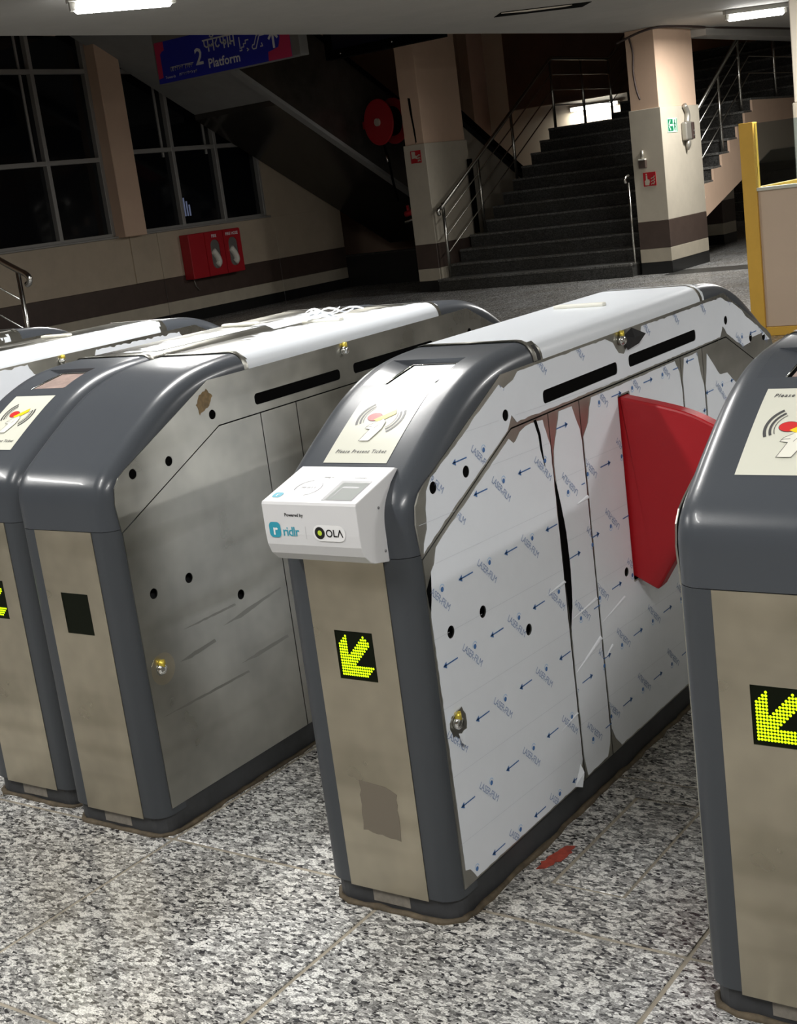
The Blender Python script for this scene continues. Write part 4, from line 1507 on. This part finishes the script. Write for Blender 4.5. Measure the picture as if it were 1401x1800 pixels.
    # protective film on the right side
    if film:
        lay = []
        lay.append((0, [(0.04, ZB + 0.035), (0.055, ZB + 0.03), (0.075, ZB + 0.004), (0.488, ZB + 0.004), (0.502, ZB + 0.02), (0.517, ZB + 0.05), (0.5175, 0.79), (0.506, 0.82), (0.497, 0.846),
                        (0.474, 0.848), (0.4835, 0.82), (0.4855, 0.79), (0.4895, 0.75), (0.4855, 0.755), (0.4755, 0.79), (0.473, 0.82), (0.462, 0.848), (0.452, 0.849), (0.43, 0.848), (0.405, 0.842), (0.385, 0.828),
                        (0.376, 0.826), (0.36, 0.838), (0.1, 0.72), (0.074, 0.706), (0.063, 0.68), (0.05, 0.668), (0.044, 0.63), (0.034, 0.59)], (0.0765, 0.631 - 0.003), False))
        lay.append((1, [(0.535, ZB + 0.004), (0.63, ZB + 0.006), (0.645, ZB + 0.03), (0.6525, ZB + 0.06), (0.6525, 0.77), (0.648, 0.795), (0.622, 0.848), (0.566, 0.849), (0.552, 0.82), (0.53, 0.775), (0.5255, 0.745), (0.528, 0.70),
                        (0.537, 0.66), (0.547, 0.60), (0.549, 0.52), (0.543, 0.455), (0.527, 0.40), (0.525, 0.30), (0.525, ZB + 0.05)], (0.57, 0.68), True))
        lay.append((2, [(0.675, ZB + 0.03), (0.70, ZB + 0.004), (1.175, ZB + 0.004), (1.181, 0.3), (1.181, 0.78), (1.172, 0.82), (1.15, 0.85), (0.712, 0.849), (0.70, 0.83), (0.688, 0.80), (0.6605, 0.775), (0.6595, 0.5), (0.6605, ZB + 0.06)], (0.662, 0.698 - 0.003), True))
        lay.append((3, [(1.19, ZB + 0.004), (1.31, ZB + 0.004), (1.315, 0.3), (1.315, 0.76), (1.30, 0.79), (1.285, 0.848), (1.205, 0.848), (1.19, 0.80)], (1.24, 0.70), False))
        lay.append((4, [(1.325, ZB + 0.004), (GL - 0.05, ZB + 0.004), (GL - 0.036, 0.3), (GL - 0.036, 0.68), (1.66, 0.755), (1.63, 0.735), (1.57, 0.74), (1.53, 0.725), (1.47, 0.765), (1.42, 0.77), (1.345, 0.835), (1.335, 0.79), (1.325, 0.76)], (1.43, 0.74), False))
        for i, ol, lat, fl in lay:
            ol2 = ragged(ol, 0.012, 0.0016, 10 + i)
            hh = HOLES_D.get(i, [])
            if i == 2: hh = hh + [rrect(0.834, 0.402, 0.896, 0.829, 0.006)]
            if i == 0:
                # torn hole round the lock
                rn = random.Random(4)
                hh = hh + [[(LOCK[0] + 0.006 + (0.026 + 0.008 * rn.random()) * cos(a) * 0.95, LOCK[1] - 0.004 + (0.022 + 0.011 * rn.random()) * sin(a)) for a in [k * 2 * pi / 18 for k in range(18)]]]
            sm_ = MB()
            plate(sm_, ol2, hh, fn1, 0.0006)
            fo = sm_.build('film_sheet', M_FILM, g)
            fo['label'] = 'white protective film with blue print'
            ys = [p[0] for p in ol]; zs = [p[1] for p in ol]
            film_print(ol2, hh, lat, fl, fn1, fo, min(ys), max(ys), min(zs), max(zs))
        for i, ol, lat, fl in lay[2:3]:
            sl = MB()
            plate(sl, ragged(ol, 0.02, 0.0016, 50 + i), [], lambda p, t_: (-HW - 0.0024 + t_, p[0], p[1]), 0.0006)
            sl.f = [f[::-1] for f in sl.f]
            sl.build('film_sheet', M_FILM, g)['label'] = 'white protective film on the far side'
        # fascia film
        ff = [(0.036, 0.706), (0.10, 0.737), (0.36, 0.854), (0.38, 0.880), (0.398, 0.862), (0.80, 0.8605), (1.44, 0.8605), (1.46, 0.885), (1.485, 0.862), (1.60, 0.806), (1.79, 0.72), (1.80, 0.78), (1.79, 0.80), (1.70, 0.852), (1.62, 0.888), (1.60, 0.905), (1.535, 0.935), (1.51, 0.94), (1.46, 0.958),
              (0.985, 0.958), (0.975, 0.935), (0.94, 0.93), (0.905, 0.925), (0.885, 0.912), (0.86, 0.918), (0.835, 0.945), (0.80, 0.958),
              (0.42, 0.957), (0.40, 0.944), (0.362, 0.935), (0.345, 0.945), (0.27, 0.911), (0.25, 0.904), (0.20, 0.878), (0.12, 0.845), (0.085, 0.83), (0.066, 0.81), (0.058, 0.78), (0.054, 0.745), (0.04, 0.722)]
        ff2 = ragged(ff, 0.014, 0.0022, 77)
        sm_ = MB()
        plate(sm_, ff2, HOLES_F + SLOTS, fn1, 0.0006)
        fo = sm_.build('film_sheet', M_FILM, g)
        fo['label'] = 'white protective film with blue print'
        film_print(ff2, HOLES_F + SLOTS, (0.099 + 0.002, 0.838), False, fn1, fo, 0.03, GL, 0.7, 0.96)
        # black patches painting the shade behind lifted and torn film, lifted curls and wrinkles
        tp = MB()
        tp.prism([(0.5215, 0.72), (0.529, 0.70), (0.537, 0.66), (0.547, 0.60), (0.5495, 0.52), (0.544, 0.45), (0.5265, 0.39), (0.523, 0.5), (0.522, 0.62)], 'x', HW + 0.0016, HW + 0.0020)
        tp.build('gap_shade', M_BLACK, g)
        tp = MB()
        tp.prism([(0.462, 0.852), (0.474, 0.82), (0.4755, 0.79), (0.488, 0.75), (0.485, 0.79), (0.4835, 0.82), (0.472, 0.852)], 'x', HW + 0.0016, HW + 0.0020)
        tp.build('gap_shade', M_BLACK, g)
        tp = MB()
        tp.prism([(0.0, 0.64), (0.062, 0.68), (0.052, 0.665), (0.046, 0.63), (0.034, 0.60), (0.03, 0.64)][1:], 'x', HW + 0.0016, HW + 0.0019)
        tp.build('gap_shade', M_BLACK, g)
        for (a, b_, h_) in (((0.53, 0.30), (0.648, 0.335), 0.006), ((0.531, 0.415), (0.648, 0.425), 0.004), ((0.605, 0.645), (0.652, 0.648), 0.005),
                            ((0.44, 0.498), (0.517, 0.503), 0.004), ((0.665, 0.365), (0.78, 0.385), 0.004), ((0.665, 0.285), (0.70, 0.30), 0.004), ((0.44, 0.205), (0.515, 0.215), 0.003)):
            cu = MB()
            n = 10
            for k in range(n):
                t0, t1 = k / n, (k + 1) / n
                y_a, y_b = a[0] + (b_[0] - a[0]) * t0, a[0] + (b_[0] - a[0]) * t1
                z_a, z_b = a[1] + (b_[1] - a[1]) * t0, a[1] + (b_[1] - a[1]) * t1
                ha, hb = h_ * (0.25 + 0.75 * t0), h_ * (0.25 + 0.75 * t1)
                X = HW + 0.0025
                vs = [(X, y_a, z_a - ha), (X, y_b, z_b - hb), (X + hb, y_b, z_b), (X + ha, y_a, z_a), (X, y_b, z_b + hb), (X, y_a, z_a + ha)]
                cu.add(vs, [(0, 1, 2, 3), (3, 2, 4, 5)], True)
            cu.build('film_crease', M_FILM, g)
        te = MB()
        loft(te, [(CAP0 - 0.004, 1.0062), (CAP0 + 0.03, 1.0062)], [q for q in section(RR + 0.0028, 0.05) if q[0] > 0.118 or q[0] == HW][-5:])
        te.build('torn_edge', M_DARK, g)
        pl = MB()
        # film peeled open at the key switch and at the lower corners
        X = HW + 0.003
        pl.add([(X, 0.885, 0.95), (X + 0.012, 0.908, 0.966), (X + 0.018, 0.965, 0.944), (X + 0.008, 0.948, 0.925), (X + 0.003, 0.90, 0.918), (X + 0.012, 0.92, 0.942)],
               [(0, 1, 5), (1, 2, 5), (2, 3, 5), (3, 4, 5), (4, 0, 5)])
        pl.build('peeled_flap', M_DARK, g)
        p2 = MB(); p2.add([(X, 0.472, ZB + 0.006), (X + 0.010, 0.486, ZB + 0.0), (X + 0.010, 0.5, ZB + 0.028), (X, 0.504, ZB + 0.045)], [(0, 1, 2, 3)]); p2.build('film_curl', M_FILMT, g)
        p2 = MB(); p2.add([(X, LOCK[0] - 0.03, LOCK[1] + 0.005), (X + 0.012, LOCK[0] - 0.015, LOCK[1] + 0.03), (X + 0.01, LOCK[0] + 0.005, LOCK[1] + 0.032), (X, LOCK[0] - 0.012, LOCK[1] + 0.012)], [(0, 1, 2, 3)]); p2.build('film_curl', M_FILMT, g)
        p2 = MB(); p2.add([(X, LOCK[0] + 0.0, LOCK[1] - 0.022), (X + 0.008, LOCK[0] - 0.004, LOCK[1] - 0.038), (X + 0.006, LOCK[0] + 0.01, LOCK[1] - 0.048), (X, LOCK[0] + 0.02, LOCK[1] - 0.03)], [(0, 1, 2, 3)]); p2.build('film_curl', M_FILMT, g)
    elif fascia_film:
        ff2 = ragged(fascia_film[0], 0.012, 0.006, seed)
        sm_ = MB()
        plate(sm_, ff2, [], fn1, 0.0006)
        sm_.build('film_sheet', M_FILM, g)
        for extra in fascia_film[1:]:
            sm_ = MB()
            plate(sm_, ragged(extra, 0.01, 0.006, seed + 3), [], fn1, 0.0006)
            sm_.build('film_sheet', M_FILM, g)

    # film left on the cap
    if capfilm:
        fm = MB()
        secf = section(RR + 0.0025, 0.05)
        # finer section on the flat part
        fine = []
        for a, b_ in zip(secf[:-1], secf[1:]):
            nd = max(1, int(math.hypot(b_[0] - a[0], b_[1] - a[1]) / 0.012))
            for k in range(nd):
                fine.append((a[0] + (b_[0] - a[0]) * k / nd, a[1] + (b_[1] - a[1]) * k / nd))
        fine.append(secf[-1])
        arcs = [0.0]
        for a, b_ in zip(fine[:-1], fine[1:]):
            arcs.append(arcs[-1] + math.hypot(b_[0] - a[0], b_[1] - a[1]))
        mid = arcs[-1] / 2
        ny = 110
        idx = {}
        vs = []
        ya, yb = CAP0 - 0.03, CAP1 + 0.03
        rj = random.Random(seed * 7)

        def vert(i, j):
            if (i, j) not in idx:
                jy = rj.uniform(-0.45, 0.45) * (yb - ya) / ny
                y = ya + (yb - ya) * i / ny + (jy if 0 < i < ny else 0)
                x, off = fine[j]
                idx[(i, j)] = len(vs)
                vs.append((x, y, 1.0058 - off))
            return idx[(i, j)]
        fs = []
        for i in range(ny):
            for j in range(len(fine) - 1):
                u = (arcs[j] + arcs[j + 1]) / 2 - mid      # signed distance over the section, + = right side
                y = ya + (yb - ya) * (i + 0.5) / ny
                if capfilm(u, y):
                    fs.append((vert(i, j), vert(i, j + 1), vert(i + 1, j + 1), vert(i + 1, j)))
        fm.add(vs, fs, True)
        fo = fm.build('cap_film', M_FILMT, g)
        fo['label'] = 'torn white protective film on the cap'

    if flap:
        fl = [(HW - 0.06, 0.82), (HW + 0.0, 0.821)]
        # arc over the top
        top = catmull([(HW + 0.0, 0.821), (0.255 - 0.09, 0.8205), (0.386 - 0.09, 0.789), (0.466 - 0.09, 0.751), (0.508 - 0.09, 0.722)], 5)
        fl = [(HW - 0.06, 0.82)] + top + [(0.300 - 0.09, 0.392), (0.293 - 0.09, 0.3855), (0.286 - 0.09, 0.388), (HW + 0.0, 0.412), (HW - 0.06, 0.42)]
        bm = bmesh.new()
        A = [bm.verts.new((p[0], 0.845, p[1])) for p in fl]
        B2 = [bm.verts.new((p[0], 0.886, p[1])) for p in fl]
        bm.faces.new(A); bm.faces.new(B2[::-1])
        for k in range(len(fl)):
            j = (k + 1) % len(fl)
            bm.faces.new((A[j], A[k], B2[k], B2[j]))
        bmesh.ops.recalc_face_normals(bm, faces=bm.faces[:])
        ed = [e_ for e_ in bm.edges if abs(e_.verts[0].co.y - e_.verts[1].co.y) < 1e-6]
        bmesh.ops.bevel(bm, geom=ed, offset=0.005, segments=2, affect='EDGES', profile=0.5)
        wv = MB().frombm(bm)
        wv.build('flap', M_RED, g)['label'] = 'red padded wing reaching into the lane'

    if validator:
        W0, W1 = -0.105, 0.103
        prof = [(-0.072, 0.8225), (-0.0745, 0.818), (-0.0745, 0.765), (-0.073, 0.745), (-0.066, 0.727), (-0.052, 0.713), (-0.04, 0.708), (0.0, 0.700), (0.004, 0.70), (0.004, 0.775), (0.014, 0.805), (0.034, 0.832), (0.06, 0.852), (0.052, 0.8555)]
        vm = MB()
        bm = bmesh.new()
        A = [bm.verts.new((W0, p[0], p[1])) for p in prof]
        B2 = [bm.verts.new((W1, p[0], p[1])) for p in prof]
        bm.faces.new(A); bm.faces.new(B2[::-1])
        for k in range(len(prof)):
            j = (k + 1) % len(prof)
            bm.faces.new((A[j], A[k], B2[k], B2[j]))
        bmesh.ops.recalc_face_normals(bm, faces=bm.faces[:])
        ed = [e_ for e_ in bm.edges if abs(e_.verts[0].co.x - e_.verts[1].co.x) < 1e-6]
        bmesh.ops.bevel(bm, geom=ed, offset=0.0018, segments=2, affect='EDGES', profile=0.5)
        vm.frombm(bm)
        vb = vm.build('validator_box', M_BOX, g)
        vb['label'] = 'white wedge shaped card and code reader box with teal and black logos'
        tA, tB = Vector((0, -0.072, 0.8225)), Vector((0, 0.052, 0.8555))
        ttv = (tB - tA).normalized()
        tn = Vector((0, -ttv.z, ttv.y))

        def tfn(x, s, o=0.0):
            q = tA + ttv * s + tn * (0.0006 + o)
            return (x, q.y, q.z)
        gl = MB()
        put(gl, poly2d([(0.022, 0.008), (0.088, 0.008), (0.088, 0.078), (0.022, 0.078)]), tfn, 0)
        put(gl, poly2d([(0.030, 0.010), (0.086, 0.010), (0.086, 0.07), (0.030, 0.07)]), tfn, 1, 0.0003)
        put(gl, poly2d([(0.040, 0.05), (0.075, 0.05), (0.075, 0.056), (0.040, 0.056)]), tfn, 0, 0.0006)
        put(gl, stroke2d([(0.040, 0.015), (0.040, 0.05)], 0.002), tfn, 0, 0.0006)
        gl.build('scanner_window', [M_GPRINT, M_BOXG], vb)
        tp = MB()
        put(tp, arcband(-0.035, 0.05, 0.027, 0.0016, 100, 200, 14), tfn, 0)
        put(tp, arcband(-0.035, 0.05, 0.027, 0.0016, -75, 40, 14), tfn, 0)
        squiggle(tp, -0.05, 0.048, 0.03, 0.006, 9, tfn, 0.0008)
        squiggle(tp, -0.025, 0.086, 0.02, 0.004, 11, tfn, 0.0008)
        squiggle(tp, 0.042, 0.086, 0.026, 0.004, 12, tfn, 0.0008)
        put(tp, poly2d(rrect(-0.094, 0.014, -0.074, 0.031, 0.006)), tfn, 1)
        rv, rf = text2d('r', 0.016, bold=0.0003)
        put(tp, ([(p[0] - 0.0865, p[1] + 0.018) for p in rv], rf), tfn, 2, 0.0003)
        tp.build('top_print', [M_GPRINT, M_TEAL, M_WPRINT], vb)['kind'] = 'stuff'

        def ffn(x, y, o=0.0):
            return (x, -0.0751 - o, 0.75 + y)
        lg = MB()

        def tx(s, x, y, size, m, o=0.0, **k):
            V, Fc = text2d(s, size, **k)
            put(lg, ([(p[0] + x, p[1] + y) for p in V], Fc), ffn, m, o)
        tx('Powered by', -0.055, 0.047, 0.0085, 1, bold=0.00015)
        put(lg, poly2d(rrect(-0.094, 0.008, -0.068, 0.036, 0.008)), ffn, 0)
        tx('r', -0.0855, 0.0135, 0.026, 2, 0.0004, bold=0.0007)
        tx('ridlr', -0.064, 0.012, 0.0235, 0, bold=0.0003, spacing=0.92)
        put(lg, stroke2d([(-0.012, 0.008), (-0.012, 0.03)], 0.0004), ffn, 4)
        put(lg, poly2d(rrect(0.004, 0.005, 0.074, 0.034, 0.0142)), ffn, 2)
        put(lg, arcband(0.019, 0.0195, 0.0078, 0.0062, 0, 360, 24), ffn, 1, 0.0004)
        put(lg, poly2d(circle(0.019, 0.0195, 0.0047, 16)), ffn, 3, 0.0004)
        put(lg, arcband(0.0395, 0.0195, 0.0058, 0.0024, 0, 360, 20), ffn, 1, 0.0004)
        put(lg, stroke2d([(0.0495, 0.0255), (0.0495, 0.0145), (0.0555, 0.0145)], 0.0024), ffn, 1, 0.0004)
        put(lg, stroke2d([(0.0578, 0.0140), (0.0628, 0.0255), (0.0678, 0.0140)], 0.0024), ffn, 1, 0.0004)
        lg.build('front_logos', [M_TEAL, M_BPRINT, M_WPRINT, M_LIME, M_GPRINT], vb)['kind'] = 'stuff'
        for yy, zz in ((-0.012, 0.80), (-0.008, 0.722)):
            MB().tube([(W1 - 0.001, yy, zz), (W1 + 0.0012, yy, zz)], 0.0025, 8).build('screw', M_GPRINT, vb)
    return g


def noisy(seed):
    rn = random.Random(seed)
    ph = [rn.uniform(0, 6.28) for _ in range(6)]

    def f(y):
        return 0.5 * sin(23 * y + ph[0]) + 0.3 * sin(57 * y + ph[1]) + 0.25 * sin(131 * y + ph[2]) + 0.2 * sin(260 * y + ph[3])
    return f


n1, n2, n3 = noisy(1), noisy(2), noisy(3)


def cap_c(u, y):
    if y < CAP0 + 0.012 + 0.006 * n1(u * 9) + (0.025 if u > 0.13 else 0): return False
    if u > 0.205: return False
    return y < CAP1 + 0.012


def cap_b(u, y):
    if y < 0.50 + 0.012 * n1(u * 4) or y > 1.345 + 0.02 * n2(u * 5): return False
    if u > 0.2: return False
    left = -0.06 - 0.03 * n1(y) - max(0, y - 1.0) * 0.1
    if y < 0.72: left = 0.055 + 0.02 * n2(y) - (y - 0.5) * 0.3
    if y > 1.18: left = 0.0 + (y - 1.18) * 0.45 + 0.03 * n3(y)
    return u > left


def cap_a(u, y):
    a = 0.55 < y < 0.95 + 0.03 * n1(u * 5) and -0.02 + 0.035 * n2(y) < u < 0.11
    b_ = 0.98 < y < 1.25 + 0.02 * n2(u * 4) and u > 0.06 + 0.02 * n3(y) and u < 0.2
    return a or b_


def cap_y(u, y):
    return 0.4 < y < 1.33 + 0.02 * n3(u * 6) and 0.075 + 0.012 * n1(y) < u < 0.2 + 0.004 * n2(y * 2)


def cap_z(u, y):
    return 0.9 < y < 1.3 and 0.15 + 0.01 * n1(y) < u < 0.165 + 0.02 * n2(y * 1.5)


gate(0.0, 0.0, 'ticket gate wrapped in white printed film with white reader box and red wing', reader=True, film=True, capfilm=cap_c, validator=True, flap=True, screen='on', seed=3)
gate(-0.8032, 0.0586, 'bare steel ticket gate with plain grey hood and dark display square', led=False, capfilm=cap_b, seed=5)
gate(0.8011, -0.0504, 'nearest ticket gate cut by the right picture edge with green arrow', reader=True, label_top_text=True, seed=7)
gate(-1.131, 0.0957, 'ticket gate at the left picture edge with cream label beside the plain hood', reader=True, capfilm=cap_a, seed=9)
gate(-1.95, 0.13, 'ticket gate behind the leftmost cream label with white film strip along its cap', capfilm=cap_y, seed=11, led=True,
     fascia_film=[[(0.1, 0.72), (0.37, 0.86), (0.78, 0.862), (0.80, 0.90), (0.77, 0.92), (0.74, 0.958), (0.36, 0.955), (0.1, 0.83)],
                  [(0.98, 0.862), (1.42, 0.862), (1.45, 0.90), (1.40, 0.955), (1.02, 0.957), (1.0, 0.91)]])
gate(-2.75, 0.18, 'farthest ticket gate at the left edge with bare dark steel cap', capfilm=cap_z, seed=13)

# adhesive remains on gate fronts and sides: part of the gates they are stuck on
gates = [o for o in bpy.data.objects if o.get('category') == 'ticket gate']
gc = [o for o in gates if 'wrapped' in o['label']][0]
gb = [o for o in gates if 'plain grey hood and dark' in o['label']][0]
mb = MB()
plate(mb, ragged([(-0.04, 0.165), (0.045, 0.155), (0.05, 0.25), (0.025, 0.262), (-0.035, 0.268)], 0.01, 0.003, 2), [], lambda p, t: (p[0], -0.0022 + t, p[1]), 0.0003)
mb.build('tape_residue', mat('tape_residue', (0.17, 0.145, 0.11), 0.55), gc)
mb = MB()
plate(mb, ragged([(0.318, 0.89), (0.352, 0.905), (0.368, 0.925), (0.35, 0.945), (0.325, 0.935), (0.31, 0.915)], 0.006, 0.004, 6), [], lambda p, t: (HW + 0.0018 - t, p[0], p[1]), 0.0002)
mb.build('tape_residue', mat('brown_tape', (0.2, 0.13, 0.05), 0.4, var=0.4, vscale=60), gb)
# scuff marks on the bare door and the clear ring round its lock
M_SCUFF = mat('scuffed_steel', (0.33, 0.325, 0.295), 0.36, 0.95)
for k, (a, b_, wd) in enumerate((((0.04, 0.27), (0.345, 0.268), 0.008), ((0.32, 0.297), (0.50, 0.302), 0.010), ((0.13, 0.371), (0.252, 0.378), 0.010), ((0.155, 0.438), (0.335, 0.438), 0.007), ((0.282, 0.404), (0.50, 0.427), 0.004))):
    mb = MB()
    ol = [(a[0], a[1]), (a[0] + (b_[0] - a[0]) * 0.3, a[1] - wd * 0.4), (b_[0], b_[1] - wd * 0.2), (b_[0] - 0.004, b_[1] + wd * 0.6), (a[0] + (b_[0] - a[0]) * 0.4, (a[1] + b_[1]) / 2 + wd * 0.5)]
    plate(mb, ragged(ol, 0.012, 0.0015, 30 + k), [], lambda p, t: (HW + 0.0017 - t, p[0], p[1]), 0.0001)
    mb.build('scuff_mark', M_SCUFF, gb)
mb = MB()
plate(mb, circle(LOCK[0] + 0.006, LOCK[1] - 0.002, 0.036, 28), [circle(LOCK[0], LOCK[1], 0.016, 16)], lambda p, t: (HW + 0.0019 - t, p[0], p[1]), 0.0003)
mb.build('lock_ring', M_STEELF, gb)
# torn strips lying on the bare gate's indicator
ts = empty('torn_film', (-0.72, 1.10, 1.008), radians(20), label='crumpled torn strips of white film on the bare gate cap', cat='film scrap')
rn = random.Random(8)
for k in range(5):
    mb = MB()
    n = 8
    vs = []
    L_ = rn.uniform(0.08, 0.16)
    an = rn.uniform(-0.5, 0.3)
    oy = rn.uniform(-0.02, 0.02)
    for j in range(n + 1):
        t_ = j / n
        x = -0.06 + L_ * t_
        y = oy + x * an * 0.5
        z = 0.004 + 0.016 * sin(pi * t_ * 1.1 + k) ** 2 + 0.003 * k
        hw = 0.008 * (1 - 0.8 * t_)
        vs += [(x, y - hw, z), (x, y + hw, z + 0.004)]
    mb.add(vs, [(2 * j, 2 * j + 2, 2 * j + 3, 2 * j + 1) for j in range(n)], True)
    mb.build('strip', M_FILMT, ts)

# red paint smear on the floor beside the filmed gate
mb = MB()
ol = [(0.268, 0.24), (0.285, 0.25), (0.30, 0.285), (0.305, 0.325), (0.298, 0.352), (0.28, 0.345), (0.272, 0.31), (0.262, 0.27)]
plate(mb, ragged(ol, 0.008, 0.006, 12), [], lambda p, t: (p[0], p[1], 0.0014 - t), 0.001)
o = mb.build('paint_smear', M_STAIN)
tag(o, 'small red paint smear on the floor beside the filmed gate', 'stain')
